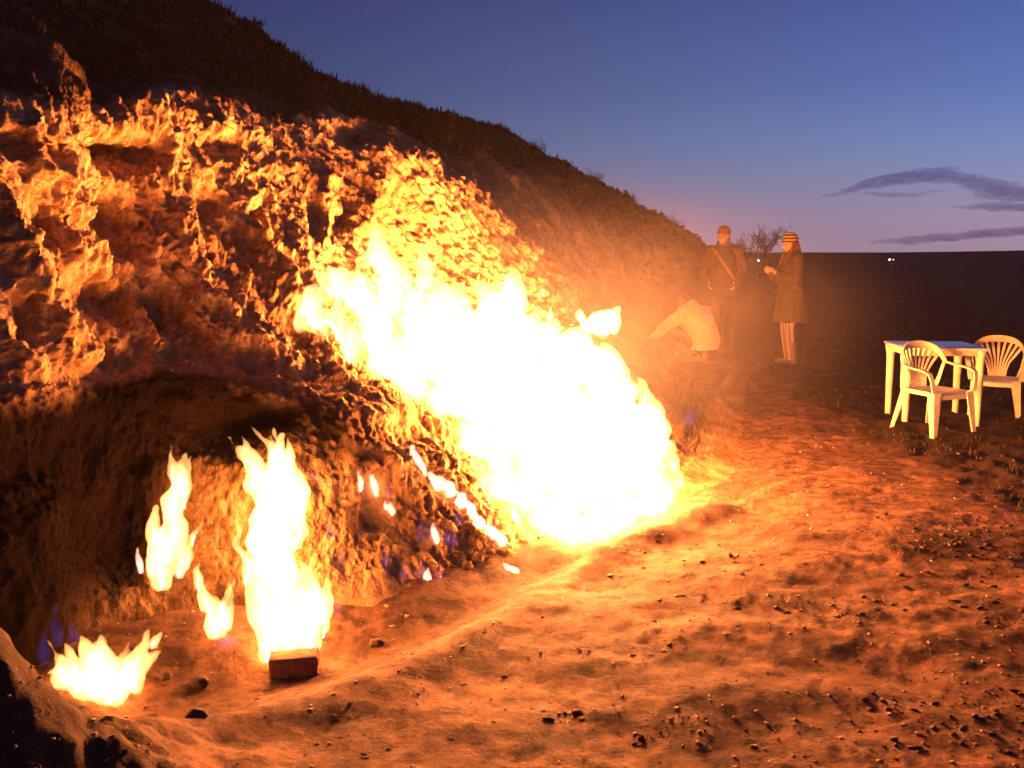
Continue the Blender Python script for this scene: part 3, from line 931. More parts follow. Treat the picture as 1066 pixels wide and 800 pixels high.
def V3(*a): return Vector(a)
def frame(fwd, up=(0, 0, 1)):
    """matrix whose -Y is fwd and Z is near up"""
    f = Vector(fwd).normalized()
    x = (-f).cross(Vector(up)).normalized()
    z = x.cross(-f)
    return Matrix((x, -f, z)).transposed()
def hand(bm, wrist, d, palm, side, curl):
    """palm plus four unequal bent fingers and a thumb on its side; d: pointing direction, palm: palm normal, side: towards the thumb"""
    d, palm, side = Vector(d).normalized(), Vector(palm).normalized(), Vector(side).normalized()
    w = Vector(wrist)
    limb(bm, [(w, .026), (w + d * .03, .026)])
    R = Matrix((side, palm, d)).transposed()
    ball(bm, w + d * .055, 1, 2, (.040, .018, .048), R)
    for k, (o, L_) in enumerate(((.029, .070), (.010, .078), (-.010, .072), (-.028, .056))):
        p = w + d * .088 + side * o
        a = curl * (.75 + .12 * k)
        chain = [(p - d * .01, .0105)]
        ang = 0
        for f in (.42, .32, .26):
            ang += a * .62
            p = p + (d * math.cos(ang) + palm * math.sin(ang)) * (L_ * f)
            chain.append((p, .0098 if f > .3 else .0085))
        limb(bm, chain, 8)
    p = w + d * .028 + side * .030
    limb(bm, [(p, .013), (p + side * .022 + d * .026 + palm * .010, .0115), (p + side * .026 + d * .052 + palm * .026, .0095)], 8)
def head(bm, c, M):
    def q(x, y, z): return Vector(c) + M @ V3(x, y, z)
    R = M
    ball(bm, q(0, .012, .02), 1, 3, (.074, .094, .098), R)        # skull
    ball(bm, q(0, -.022, -.045), 1, 3, (.058, .068, .070), R)      # face
    ball(bm, q(0, -.062, -.092), .026, 2, (1.1, .8, .8), R)        # chin
    limb(bm, [(q(0, -.085, .002), .009), (q(0, -.108, -.036), .014)], 8)  # nose
    for s in (-1, 1):
        ball(bm, q(s * .014, -.094, -.038), .010, 2)
        ball(bm, q(s * .031, -.078, .014), .016, 2, (1.4, .7, .6), R)   # brow
        ball(bm, q(s * .038, -.062, -.036), .022, 2)                    # cheek
        ball(bm, q(s * .078, .012, -.020), 1, 2, (.010, .020, .032), R)  # ear
    ball(bm, q(0, -.086, -.066), 1, 2, (.022, .010, .006), R)       # lips
    ball(bm, q(0, -.084, -.075), 1, 2, (.019, .010, .006), R)
    return q
def torso_body(bm, J):
    loft(bm, [(J['pelvis'], .145, .10), (J['pelvis'].lerp(J['chest'], .5), .135, .095), (J['chest'], .165, .115), (J['chest'].lerp(J['neck'], .65), .15, .09), (J['neck'], .055, .055)], n=20)
    limb(bm, [(J['neck'] - (J['neck'] - J['chest']) * .2, .062), (J['neck'], .056), (J['head'] + (J['neck'] - J['head']) * .35, .052)])
def build_person(name, label, loc, rz, J, wear, scale=1.0):
    root = empty(name, loc, rz)
    root.scale = (scale,) * 3
    tag(root, label, 'person', 'people by the fire')
    bm = bmesh.new()
    torso_body(bm, J)
    for s in 'LR':
        limb(bm, [(J['hip' + s], .078), (J['hip' + s].lerp(J['knee' + s], .5), .068), (J['knee' + s], .050), (J['knee' + s].lerp(J['ank' + s], .35), .050), (J['ank' + s], .034)])
        limb(bm, [(J['ank' + s] + V3(0, 0, -.02), .036), (J['toe' + s].lerp(J['ank' + s], .35), .036), (J['toe' + s], .030)])
        limb(bm, [(J['sho' + s], .056), (J['elb' + s], .041), (J['elb' + s].lerp(J['wri' + s], .35), .040), (J['wri' + s], .027)])
        limb(bm, [(J['chest'].lerp(J['neck'], .6), .07), (J['sho' + s], .058)])
        h = J['hand' + s]
        hand(bm, J['wri' + s], *h)
    M = frame(J['look'], J.get('headup', (0, 0, 1)))
    q = head(bm, J['head'], M)
    body = link('body', remesh(bm, .0065, 2, .4), M_SKIN, root)
    for s in (-1, 1):
        e = bmesh.new()
        ball(e, q(s * .030, -.0755, -.002), .0125, 2)
        obj('eye', e, M_EYE, root)
    wear(root, J, M, q)
    return root
def sleeves(bm, J, r1=.078, r2=.062, r3=.050, end=.93):
    for s in 'LR':
        limb(bm, [(J['sho' + s], r1), (J['sho' + s].lerp(J['elb' + s], .5), (r1 + r2) / 2 - .002), (J['elb' + s], r2), (J['elb' + s].lerp(J['wri' + s], .45), r2 - .004), (J['elb' + s].lerp(J['wri' + s], end), r3)], 14)
        limb(bm, [(J['chest'].lerp(J['neck'], .62), .082), (J['sho' + s], r1)], 14)
def trousers(J, r=(.098, .085, .070, .066, .058), hipz=.11):
    bm = bmesh.new()
    for s in 'LR':
        k, a, h = J['knee' + s], J['ank' + s], J['hip' + s]
        limb(bm, [(h, r[0]), (h.lerp(k, .5), r[1]), (k, r[2]), (k.lerp(a, .5), r[3]), (k.lerp(a, .97), r[4])], 14)
    limb(bm, [(J['hipL'].lerp(J['hipR'], .0), hipz - .01), (J['pelvis'], hipz), (J['hipR'], hipz - .01)], 14)
    return bm
def wrinkle(me, amp, f):
    n = len(me.vertices)
    co = np.empty(n * 3); me.vertices.foreach_get('co', co); co = co.reshape(-1, 3)
    nn = np.empty(n * 3); me.vertices.foreach_get('normal', nn); nn = nn.reshape(-1, 3)
    co = co + nn * (amp * fbm(co[:, 0] * f, co[:, 1] * f, co[:, 2] * f * 1.6, 3))[:, None]
    me.vertices.foreach_set('co', co.reshape(-1)); me.update()
    return me
def shoes(root, J, m):
    for s in 'LR':
        bm = bmesh.new()
        a, t = J['ank' + s], J['toe' + s]
        d = (t - a); d.z = 0; d.normalize()
        limb(bm, [(a + V3(0, 0, -.005), .050), (a - d * .035 + V3(0, 0, -.035), .043), (a.lerp(t, .5) + V3(0, 0, -.012), .045), (t + V3(0, 0, .004), .038)])
        link('shoe', remesh(bm, .008, 2), m, root)
def hat(root, J, q, M, m, h=.075, brim=True, name='hat'):
    bm = bmesh.new()
    ball(bm, q(0, .012, .052), 1, 3, (.088, .106, h), M)
    if brim:
        loft(bm, [(q(0, .010, .020), .090, .110), (q(0, .010, .050), .093, .112)], side=M @ V3(1, 0, 0), n=24)
    return link(name, remesh(bm, .008, 2), m, root)

def standing(h=1.0):
    J = dict(pelvis=V3(0, .01, .93), chest=V3(0, .02, 1.25), neck=V3(0, .02, 1.47), head=V3(0, -.02, 1.615),
             hipL=V3(.085, .01, .90), hipR=V3(-.085, .01, .90), kneeL=V3(.10, -.015, .49), kneeR=V3(-.10, -.015, .49),
             ankL=V3(.105, .03, .085), ankR=V3(-.105, .03, .085), toeL=V3(.13, -.13, .035), toeR=V3(-.13, -.13, .035),
             shoL=V3(.185, .02, 1.415), shoR=V3(-.185, .02, 1.415), look=(0, -1, -.05))
    return J

def build_people():
    # man with hands in his jacket pockets
    J = standing()
    J.update(elbL=V3(.262, .09, 1.14), elbR=V3(-.262, .09, 1.14), wriL=V3(.205, -.085, 1.00), wriR=V3(-.205, -.085, 1.00), look=(-.25, -1, -.12),
             handL=(V3(-.25, -.5, -.75), V3(-1, .1, .2), V3(-.1, -1, .5), .5), handR=(V3(.25, -.5, -.75), V3(1, .1, .2), V3(.1, -1, .5), .5))
    def wear(root, J, M, q):
        link('trousers', wrinkle(remesh(trousers(J), .012, 2), .006, 9), M_DARKCLOTH, root)
        bm = bmesh.new()
        loft(bm, [(V3(0, .01, .80), .175, .135), (V3(0, .01, .88), .178, .138), (V3(0, .01, 1.05), .165, .132), (V3(0, .02, 1.25), .180, .138), (V3(0, .02, 1.40), .175, .118), (V3(0, .015, 1.475), .105, .092), (V3(0, .005, 1.53), .088, .086)], n=24, power=2.4)
        sleeves(bm, J, .076, .062, .054, 1.0)
        for s in (-1, 1): ball(bm, (s * .17, -.125, .96), .075, 2, (1, .6, 1.2))
        link('jacket', wrinkle(remesh(bm, .011, 2), .010, 8), M_JACKET, root)
        bm = bmesh.new()
        sweep(bm, [V3(-.15, -.06, 1.455), V3(-.10, -.115, 1.40), V3(0, -.155, 1.27), V3(.10, -.160, 1.13), V3(.185, -.11, 1.00)], .04, .012, up=[V3(-.3, -.6, .7), V3(-.1, -1, .3), V3(0, -1, .1), V3(.3, -1, 0), V3(.7, -.7, 0)])
        obj('bag_strap', bm, M_STRAP, root)
        shoes(root, J, M_SHOE)
        hat(root, J, q, M, M_HAT2, .085)
        bm = bmesh.new()
        for s in (-1, 1):
            limb(bm, [(q(s * .070, .02, .03), .020), (q(s * .074, .012, -.04), .018), (q(s * .066, 0, -.10), .013)])
        ball(bm, q(0, .07, -.04), 1, 2, (.066, .04, .07), M)
        link('hair', remesh(bm, .008, 1), M_HAIR_RED, root)
    P = at(750, 372, 14.3)
    build_person('person', 'person in a brown jacket and knitted hat standing with hands in pockets, strap across chest', (P.x, P.y, gz(P.x, P.y) - .02), math.radians(-16), J, wear, 1.03)

    # woman in a knee-length coat, one hand raised in front of her
    J = standing()
    J.update(elbL=V3(.235, -.02, 1.12), elbR=V3(-.22, -.06, 1.13), wriL=V3(.13, -.24, 1.20), wriR=V3(-.09, -.255, 1.215), look=(.02, -1, -.16),
             handL=(V3(-.25, -.55, .75), V3(-.6, -.1, -.4), V3(-.6, .6, .4), .85), handR=(V3(.25, -.55, .75), V3(.6, -.1, -.4), V3(.6, .6, .4), .85),
             kneeL=V3(.085, -.02, .49), kneeR=V3(-.085, -.01, .49), ankL=V3(.085, .02, .085), ankR=V3(-.085, .05, .085), toeL=V3(.10, -.14, .035), toeR=V3(-.10, -.11, .035))
    def wear(root, J, M, q):
        link('leggings', remesh(trousers(J, (.088, .078, .064, .062, .052), .10), .011, 2), M_STRIPE, root)
        bm = bmesh.new()
        loft(bm, [(V3(0, .015, .58), .235, .205), (V3(0, .015, .75), .215, .185), (V3(0, .015, .95), .195, .160), (V3(0, .02, 1.10), .172, .138), (V3(0, .02, 1.27), .182, .142), (V3(0, .02, 1.40), .176, .115), (V3(0, .01, 1.48), .095, .085), (V3(0, 0, 1.53), .078, .078)], n=26, power=2.3)
        sleeves(bm, J, .076, .064, .054, .95)
        link('coat', wrinkle(remesh(bm, .011, 2), .009, 8), M_COAT, root)
        shoes(root, J, M_SHOE)
        hat(root, J, q, M, M_HAT, .092)
        bm = bmesh.new()
        for s in (-1, 1):
            limb(bm, [(q(s * .066, .02, .03), .026), (q(s * .074, .0, -.06), .024), (V3(s * .075, -.065, 1.46), .026), (V3(s * .07, -.115, 1.36), .020)])
        limb(bm, [(q(0, .07, 0), .05), (q(0, .085, -.10), .055), (V3(0, .115, 1.42), .05)])
        link('hair', remesh(bm, .009, 1), M_HAIR_RED, root)
    P = at(819, 388, 13.3)
    build_person('person', 'person in a long coat and striped beanie standing in profile, one hand raised', (P.x, P.y, gz(P.x, P.y) - .02), math.radians(-80), J, wear, 1.0)

    # crouching person reaching towards the fire
    J = dict(pelvis=V3(0, .13, .30), chest=V3(0, .03, .55), neck=V3(0, -.09, .69), head=V3(-.02, -.23, .725), look=(.25, -1, -.75),
             hipL=V3(.10, .12, .28), hipR=V3(-.10, .12, .28), kneeL=V3(.20, -.27, .40), kneeR=V3(-.19, -.26, .44), ankL=V3(.14, .02, .10), ankR=V3(-.14, .03, .10),
             toeL=V3(.16, -.13, .04), toeR=V3(-.16, -.12, .04), shoL=V3(.185, -.03, .64), shoR=V3(-.185, -.03, .64),
             elbL=V3(.34, -.14, .50), elbR=V3(-.25, -.20, .50), wriL=V3(.46, -.27, .345), wriR=V3(-.12, -.36, .47),
             handL=(V3(.78, -.52, -.3), V3(-.1, -.3, -1), V3(-.4, -.8, .2), .35), handR=(V3(.6, -.7, -.2), V3(.2, .1, -1), V3(.7, .6, 0), .8))
    def wear(root, J, M, q):
        link('jeans', wrinkle(remesh(trousers(J, (.11, .098, .080, .072, .062), .125), .011, 2), .006, 9), M_JEANS, root)
        bm = bmesh.new()
        loft(bm, [(V3(0, .17, .19), .185, .130), (V3(0, .17, .26), .205, .15), (V3(0, .12, .38), .205, .165), (V3(0, .04, .53), .215, .165), (V3(0, -.03, .64), .20, .125), (V3(0, -.085, .705), .105, .09), (V3(0, -.12, .745), .092, .085)], n=26, power=2.4)
        sleeves(bm, J, .088, .072, .055, .97)
        link('jacket', wrinkle(remesh(bm, .011, 2), .012, 8), M_CREAM, root)
        shoes(root, J, M_SHOE)
        bm = bmesh.new()
        ball(bm, q(0, .022, .035), 1, 3, (.083, .098, .098), M)
        ball(bm, q(0, .075, -.03), 1, 2, (.070, .05, .075), M)
        link('hair', remesh(bm, .009, 1), M_HAIR, root)
    P = at(724, 364, 12.6)
    build_person('person', 'person in a cream jacket crouching with back turned, arm stretched out to the fire', (P.x, P.y, gz(P.x, P.y) - .01), math.radians(-146), J, wear, 1.0)
build_people()

# ------------------------------------------------------------------ small things on the ground
def rocky(bm, c, s, seed, sub=2, amp=.28):
    k = len(bm.verts)
    ball(bm, (0, 0, 0), 1, sub)
    bm.verts.ensure_lookup_table()
    vs = bm.verts[k:]
    co = np.array([v.co[:] for v in vs])
    r = 1 + amp * fbm(co[:, 0] * 1.3 + seed * 3.7, co[:, 1] * 1.3 + seed, co[:, 2] * 1.3, 3)
    for v, q in zip(vs, r): v.co = Vector(c) + Vector((v.co.x * s[0] * q, v.co.y * s[1] * q, v.co.z * s[2] * q))
M_BLOCK = fabric('fired_clay_block', (.17, .085, .05), .35, 25, .95, .6)
M_STONE = fabric('dark_stone', (.07, .045, .035), .4, 20, .9, .6)
M_CLOD = fabric('charred_clod', (.045, .028, .022), .4, 30, .95, .5)
M_GRIT = fabric('baked_grit', (.30, .19, .12), .5, 12, .95, .3)
def build_stones():
    g = surf_pt(305, 704)
    bm = bmesh.new()
    box(bm, (0, 0, 0), (.195, .10, .088), bev=.008, seg=2)
    bmesh.ops.subdivide_edges(bm, edges=bm.edges[:], cuts=3, use_grid_fill=True)
    co = np.array([v.co[:] for v in bm.verts])
    dn = .006 * fbm(co[:, 0] * 22, co[:, 1] * 22, co[:, 2] * 22, 3)
    for v, q in zip(bm.verts, dn): v.co += v.co.normalized() * q
    o = obj('brick', bm, M_BLOCK)
    o.location = g + Vector((0, .04, .036))
    o.rotation_euler = (.04, -.03, math.radians(7))
    tag(o, 'rough clay block lying at the foot of the tallest flame', 'brick')
    for (px, py, r, lb) in ((208, 714, .030, 'small dark stone on the bright ground right of the wide low flame'), (205, 752, .034, 'dark stone near the lower edge below the small dark stone'),
                            (172, 706, .022, 'tiny dark stone beside the wide low flame'), (392, 672, .026, 'small stone on the lip of the path right of the clay block')):
        g = surf_pt(px, py)
        bm = bmesh.new()
        rocky(bm, (0, 0, 0), (r * 1.2, r, r * .8), px, 3)
        o = obj('stone', bm, M_STONE)
        o.location = g + Vector((0, 0, r * .4))
        tag(o, lb, 'stone')
build_stones()
_GX, _GY, _GZ = GP[..., 0], GP[..., 1], GP[..., 2]
_rows = np.geomspace(2.6, 45, 460) - 2.0
def gz_fast(xs, ys):
    """ground height from the mesh rows (they are rows of constant y)"""
    out = np.empty(len(xs))
    ri = np.clip(np.searchsorted(_rows, ys), 0, len(_rows) - 1)
    for k, (x, r) in enumerate(zip(xs, ri)): out[k] = np.interp(x, GP[r, :, 0], GP[r, :, 2])
    return out
def scatter(name, n, ys, dens, size, m, amp=.35, flat_=.55, seed=1, label=None):
    rg = np.random.default_rng(seed)
    xs, yy = [], []
    while len(xs) < n:
        y = np.exp(rg.uniform(math.log(ys[0]), math.log(ys[1]), 4000))
        x = rg.uniform(-.62, .75, 4000) * (y + .6)
        ok = rg.uniform(0, 1, 4000) < dens(x, y)
        xs += list(x[ok]); yy += list(y[ok])
    xs, yy = np.array(xs[:n]), np.array(yy[:n])
    zz = gz_fast(xs, yy)
    # one icosahedron per clod, pushed out of shape
    b = bmesh.new()
    bmesh.ops.create_icosphere(b, subdivisions=1, radius=1)
    ico = np.array([v.co[:] for v in b.verts]); tri = np.array([[v.index for v in f.verts] for f in b.faces])
    b.free()
    s = size[0] * (size[1] / size[0]) ** (rg.uniform(0, 1, n) ** 2.2)
    a = rg.uniform(0, 6.28, n)
    Vv = ico[None] * (1 + amp * rg.normal(size=(n, len(ico), 1)))
    Vv = Vv * np.stack([s * rg.uniform(.8, 1.7, n), s * rg.uniform(.7, 1.2, n), s * flat_ * rg.uniform(.6, 1.3, n)], -1)[:, None]
    ca, sa = np.cos(a)[:, None], np.sin(a)[:, None]
    X = Vv[..., 0] * ca - Vv[..., 1] * sa + xs[:, None]
    Y = Vv[..., 0] * sa + Vv[..., 1] * ca + yy[:, None]
    Z = Vv[..., 2] + zz[:, None] + (s * flat_ * .35)[:, None]
    W = np.stack([X, Y, Z], -1).reshape(-1, 3)
    T = (tri[None] + (np.arange(n) * len(ico))[:, None, None]).reshape(-1, 3)
    o = link(name, tri_mesh(name, W, T), m, smooth=False)
    return tag(o, label, None, None, 'stuff')
def dens_clod(x, y):
    c = fbm(x * 1.6, y * 2.2, 6.6, 4)
    b = np.exp(-(((x - 2.35) / .45) ** 2 + ((y - 5.15) / .35) ** 2))
    right = sstep(.2, 2.2, x - .25 * (y - 3))
    hill = pl_dist(x, y, HOLLOW) < -.25
    return np.clip(sstep(-.05, .7, c) * (.15 + .32 * right) + .9 * b, 0, 1) * hill
scatter('charred_clods', 2300, (2.0, 9), dens_clod, (.003, .016), M_CLOD, seed=3, label='dark charred clods and crumbs strewn over the dirt')
scatter('grit', 9000, (1.6, 9), lambda x, y: .5 + .5 * sstep(-.2, .5, fbm(x * 2, y * 2, 1.1, 3)), (.002, .009), M_GRIT, seed=5, label='fine baked grit on the trodden dirt')

# ------------------------------------------------------------------ vegetation
M_GRASS = fabric('dry_grass', (.034, .026, .015), .45, 3, .9, 0, .1)
M_TWIG = fabric('twig', (.050, .036, .026), .35, 30, .9, .2, .1)
M_LEAF = fabric('scrub_leaf', (.045, .042, .022), .45, 12, .8, 0, .2)
def blades(pts, h, n, rg, spread=.06):
    Vv, T = [], []
    for p in pts:
        k = rg.integers(max(2, n - 2), n + 3)
        sc = rg.uniform(.5, 1.35)
        for _ in range(k):
            a = rg.uniform(0, 6.28)
            o = np.array([math.cos(a), math.sin(a), 0])
            b = p + o * rg.uniform(0, spread) * sc
            w = np.array([-o[1], o[0], 0]) * .0035 * (1 + .16 * p[1])
            hh = h * sc * rg.uniform(.5, 1.2)
            tip = b + np.array([0, 0, hh]) + o * hh * rg.uniform(.1, .75)
            mid = b + (tip - b) * .5 + np.array([0, 0, hh * .12])
            i = len(Vv)
            Vv += [b - w, b + w, mid + w * .7, mid - w * .7, tip]
            T += [(i, i + 1, i + 2), (i, i + 2, i + 3), (i + 3, i + 2, i + 4)]
    return np.array(Vv), np.array(T)
def build_grass():
    rg = np.random.default_rng(11)
    # the dark top of the hill
    at_v = np.empty(HP.shape[0] * HP.shape[1]); HILL.data.attributes['veg'].data.foreach_get('value', at_v)
    m = (at_v.reshape(HV.shape) > .55) & (HU > -.3) & (HU < 9.5) & (HV < 7.4) & (HV > 5.3)
    idx = np.argwhere(m)
    wgt = 1.0
    pick = idx[rg.choice(len(idx), 7000)]
    pts = HP[pick[:, 0], pick[:, 1]] - np.array([0, 0, .02])
    Vv, T = blades(pts, .075, 6, rg)
    tag(link('dry_grass', tri_mesh('dry_grass', Vv, T), M_GRASS, smooth=False), 'dry grass tufts on the dark top of the hill', None, None, 'stuff')
    # the dark scrub plain right of the path
    y = np.exp(rg.uniform(math.log(4.5), math.log(38), 30000))
    x = rg.uniform(-.1, .75, 30000) * (y + .6)
    ok = (scrub_mask(x, y) > .6) & (rg.uniform(0, 1, 30000) < sstep(-.3, .6, fbm(x * .9, y * .9, 2.2, 3)))
    # keep clear of people's and furniture's feet a little
    for (ox, oy, r) in ((3.8, 9.0, .35), (4.1, 9.6, .5), (4.75, 9.7, .35)): ok &= np.hypot(x - ox, y - oy) > r
    x, y = x[ok][:4500], y[ok][:4500]
    pts = np.stack([x, y, gz_fast(x, y) - .01], -1)
    Vv, T = blades(pts, .038, 5, rg, .08)
    tag(link('scrub_grass', tri_mesh('scrub_grass', Vv, T), M_GRASS, smooth=False), 'low dark scrub grass on the plain beyond the path', None, None, 'stuff')
build_grass()
def leafy_shrub(name, r, seed):
    rg = np.random.default_rng(seed)
    root = empty(name)
    bm = bmesh.new()
    tips = []
    for k in range(9):
        a, el = rg.uniform(0, 6.28), rg.uniform(.35, 1.4)
        d = Vector((math.cos(a) * math.cos(el), math.sin(a) * math.cos(el), math.sin(el)))
        p0 = Vector((0, 0, -.05)); p1 = p0 + d * r * .6 + Vector((0, 0, r * .1)); p2 = p1 + (d + Vector(rg.normal(size=3)) * .35) * r * .55
        loft(bm, [(p0, .012, .012), (p1, .008, .008), (p2, .003, .003)], side=(.9, .3, .1), n=5)
        tips += [p1, p1.lerp(p2, .5), p2, p0.lerp(p1, .6)]
    obj('branches', bm, M_TWIG, root)
    Vv, T = [], []
    for p in tips:
        for _ in range(34):
            c = np.array(p) + rg.normal(size=3) * r * .17
            u, v = rg.normal(size=3), rg.normal(size=3)
            u /= np.linalg.norm(u); v -= u * v.dot(u); v /= np.linalg.norm(v)
            s = r * rg.uniform(.03, .075)
            i = len(Vv)
            Vv += [c - u * s, c + v * s * .45, c + u * s, c - v * s * .45]
            T += [(i, i + 1, i + 2), (i, i + 2, i + 3)]
    f = link('foliage', tri_mesh('foliage', np.array(Vv), np.array(T)), M_LEAF, root, smooth=False)
    tag(f, kind='stuff')
    return root
def build_shrubs():
    G = 'low shrubs on the hill'
    spots = [(262, 22, .20, 'low shrub high on the near skyline of the hill'), (342, 72, .20, 'low shrub where the near skyline drops to the far ridge'), (378, 100, .24, 'low shrub at the upper start of the far ridge'),
             (440, 113, .22, 'low shrub on the far ridge a little above the cliff corner'), (488, 130, .20, 'small shrub on the middle of the far ridge'), (560, 156, .42, 'largest ragged shrub on the far ridge skyline'),
             (618, 186, .38, 'round shrub on the far ridge where it steepens'), (657, 212, .5, 'dark shrub low on the far ridge above the standing people'), (700, 240, .6, 'last shrub at the low end of the ridge'),
             (372, 142, .16, 'small dark shrub clinging to the top of the lit cliff'), (318, 95, .18, 'shrub in the dark grass above the cliff edge'), (60, 60, .14, 'shrub at the upper left above the cliff')]
    protos = [leafy_shrub('shrub', 1.0, 3), leafy_shrub('shrub', 1.0, 8)]
    for i, (px, py, r, lb) in enumerate(spots):
        o = protos[i] if i < 2 else copy_tree(protos[i % 2])
        P = hill_pt(px, py, 7.05)
        o.location = P - Vector((0, 0, .04))
        r *= .5
        o.scale = (r, r, r * random.uniform(.75, 1.0))
        o.rotation_euler = (0, 0, random.uniform(0, 6.28))
        tag(o, lb, 'shrub', G)
build_shrubs()
def bare_tree(label, px, py, Y, h, seed, lean=0.0):
    rg = np.random.default_rng(seed)
    P = at(px, py, Y)
    P.z = gz(P.x, P.y) - .05
    root = empty('bare_tree', P)
    tag(root, label, 'tree', 'bare trees on the plain')
    tb, cb = bmesh.new(), bmesh.new()
    fork = Vector((lean * h * .25, 0, h * .30))
    loft(tb, [(Vector((0, 0, 0)), h * .030, h * .030), (fork * .5, h * .022, h * .022), (fork, h * .018, h * .018)], n=8)
    def grow(p, d, L_, r, lev):
        n = 3
        pts = [(p, r, r)]
        for k in range(n):
            d = (d + Vector(rg.normal(size=3)) * .20 + Vector((0, 0, .05))).normalized()
            p = p + d * L_ / n
            pts.append((p, r * (1 - .25 * (k + 1)), r * (1 - .25 * (k + 1))))
            if lev < 4:
                for _ in range(2 if k else 1):
                    dd = (d + Vector(rg.normal(size=3)) * .75).normalized()
                    grow(p, dd, L_ * rg.uniform(.5, .72), max(r * .55, h * .0045), lev + 1)
        loft(cb, pts, side=(.9, .3, .15), n=4)
    for k in range(5):
        a = k * 1.26 + rg.uniform(-.4, .4)
        grow(fork * rg.uniform(.75, 1), Vector((math.cos(a) * .8 + lean * .4, math.sin(a) * .8, 1.0)).normalized(), h * rg.uniform(.30, .42), h * .017, 1)
    obj('trunk', tb, M_TWIG, root)
    obj('crown', cb, M_TWIG, root)
build_trees = [bare_tree('bare tree with a round open crown on the skyline between the two standing people', 792, 262, 70, 3.5, 4),
               bare_tree('lower bushy bare tree right behind the shoulder of the person with hands in pockets', 768, 262, 74, 3.1, 9, -.3)]

# ------------------------------------------------------------------ distant lamps
M_POST = fabric('lamp_post_steel', (.10, .10, .10), .2, 20, .5, .1, .4)
M_LAMP = core_mat('lamp_glass', (1.0, .93, .85), 5.0)
def distant_lamp(label, px, py, Y, h, r):
    P = at(px, py, Y)
    zg = gz(P.x, P.y)
    root = empty('distant_lamp', (P.x, P.y, zg))
    tag(root, label, 'lamp', 'distant lamps on the plain')
    hh = max(P.z - zg, .3)
    bm = bmesh.new()
    loft(bm, [((0, 0, -.1), .05, .05), ((0, 0, hh), .035, .035)], n=8)
    obj('post', bm, M_POST, root)
    bm = bmesh.new()
    ball(bm, (0, -.02, hh), r, 2, (1.3, .8, .8))
    obj('lamp_glass', bm, M_LAMP, root)
distant_lamp('tiny white lamp glowing left of the person in the long coat', 789.5, 271.5, 60, 1.2, .055)
distant_lamp('tiny pale lamp far off below the right skyline', 926, 270.5, 80, 1.0, .075)
distant_lamp('tiny pale lamp just right of the other one below the right skyline', 930, 270.5, 80, 1.0, .035)

# ------------------------------------------------------------------ clouds: flat dark bodies of vapour far off
def cloud_mat():
    m, N, L = mat('dusk_cloud')
    N.remove(N['Principled BSDF'])
    v = N.new('ShaderNodeVolumeAbsorption')
    v.inputs['Color'].default_value = (.48, .44, .62, 1)
    v.inputs['Density'].default_value = .0052
    L.new(v.outputs[0], N['Material Output'].inputs['Volume'])
    return m
M_CLOUD = cloud_mat()
def cloud(label, strands, Y=4200, seed=1):
    bm = bmesh.new()
    for pts in strands:
        rings = []
        for (px, py, hh) in pts:
            m_ = Y / F_PX
            rings.append((at(px, py, Y), max(hh * m_, 1.5), 110 * min(1, hh / 5) + 12))
        # fill in between
        loft(bm, rings, side=(0, 0, 1), n=14)
    me = remesh(bm, 7.0, 3)
    n = len(me.vertices)
    co = np.empty(n * 3); me.vertices.foreach_get('co', co); co = co.reshape(-1, 3)
    co[:, 2] += 11 * fbm(co[:, 0] * .010 + seed, co[:, 1] * .004, co[:, 2] * .02, 4)
    co[:, 1] += 60 * fbm(co[:, 0] * .014 + seed, co[:, 1] * .01, co[:, 2] * .05 + 3, 4)
    me.vertices.foreach_set('co', co.reshape(-1)); me.update()
    tag(link('cloud', me, M_CLOUD), label, 'cloud')
cloud('upper dark streaky cloud arching low in the right sky', [
    [(850, 205, .6), (872, 202, 2), (900, 193, 5), (935, 185, 7), (970, 182, 7), (1000, 185, 7), (1030, 193, 7), (1062, 200, 6), (1100, 207, 6), (1150, 213, 3)],
    [(890, 203, .8), (920, 203, 2.2), (955, 201, 2.0), (985, 198, .8)], [(940, 178, .6), (965, 176, 2.5), (990, 177, 2.5), (1012, 181, 1)],
    [(1000, 192, 2), (1030, 203, 4.5), (1070, 205, 4), (1110, 206, 1.5)]], seed=2)
cloud('short dark cloud bar under the right end of the arching cloud', [[(985, 216, .6), (1005, 215, 2), (1030, 215, 4), (1060, 216, 5), (1095, 217, 4), (1130, 217, 1)]], seed=5)
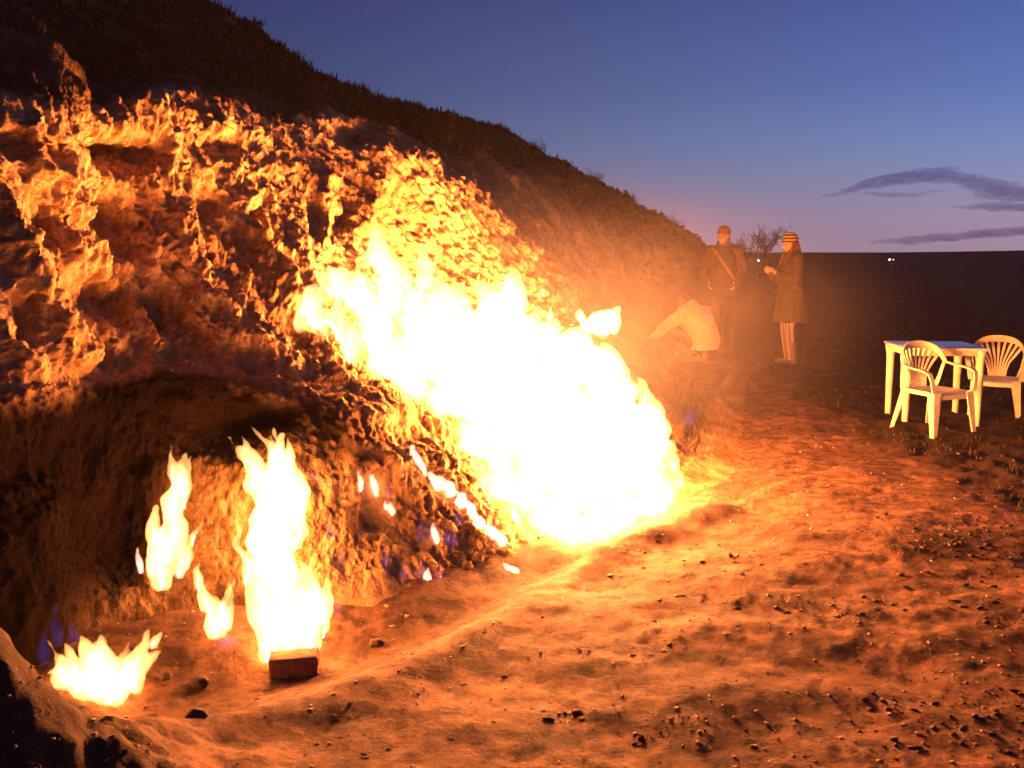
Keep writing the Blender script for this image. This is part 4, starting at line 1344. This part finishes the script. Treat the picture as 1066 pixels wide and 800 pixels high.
cloud('long thin dark cloud bar just above the right horizon', [[(900, 254, .6), (915, 253, 2), (945, 250, 4), (980, 248, 4.5), (1020, 244, 5), (1060, 241, 5), (1110, 238, 5), (1160, 237, 2)]], seed=8)
#@@END

def build_glow_haze():  # added haze body that gives the great fire its soft bloom
    bm = bmesh.new()
    ball(bm, (0, 0, 0), 1, 4)
    m, N, L = mat('fire_glow_haze')
    N.remove(N['Principled BSDF'])
    v = N.new('ShaderNodeVolumePrincipled')
    v.inputs['Color'].default_value = (.9, .84, .86, 1)
    tc = N.new('ShaderNodeTexCoord')
    ln = N.new('ShaderNodeVectorMath'); ln.operation = 'LENGTH'
    L.new(tc.outputs['Object'], ln.inputs[0])
    mr = N.new('ShaderNodeMapRange'); mr.interpolation_type = 'SMOOTHERSTEP'
    mr.inputs['From Min'].default_value = 1.0; mr.inputs['From Max'].default_value = .1
    L.new(ln.outputs['Value'], mr.inputs['Value'])
    nz = N.new('ShaderNodeTexNoise'); nz.inputs['Scale'].default_value = 2.2; nz.inputs['Detail'].default_value = 2
    L.new(tc.outputs['Object'], nz.inputs['Vector'])
    a = N.new('ShaderNodeMath'); a.operation = 'MULTIPLY'
    L.new(mr.outputs[0], a.inputs[0]); L.new(nz.outputs[0], a.inputs[1])
    b = N.new('ShaderNodeMath'); b.operation = 'MULTIPLY'; b.inputs[1].default_value = .044
    L.new(a.outputs[0], b.inputs[0]); L.new(b.outputs[0], v.inputs['Density'])
    L.new(v.outputs[0], N['Material Output'].inputs['Volume'])
    o = obj('glow_haze', bm, m)
    o.location = (.75, 8.4, 1.05)
    o.scale = (2.8, 3.2, 1.5)
    tag(o, kind='stuff')
    # wide thin haze, added to lift the dark tones with a reddish veil
    bm = bmesh.new()
    ball(bm, (0, 0, 0), 1, 4)
    m, N, L = mat('veil_haze')
    N.remove(N['Principled BSDF'])
    v = N.new('ShaderNodeVolumePrincipled')
    v.inputs['Color'].default_value = (.9, .86, .92, 1)
    v.inputs['Density'].default_value = .0007
    L.new(v.outputs[0], N['Material Output'].inputs['Volume'])
    o = obj('glow_haze', bm, m)
    o.location = (.2, 6.5, .8)
    o.scale = (10, 10, 6)
    tag(o, kind='stuff')
build_glow_haze()
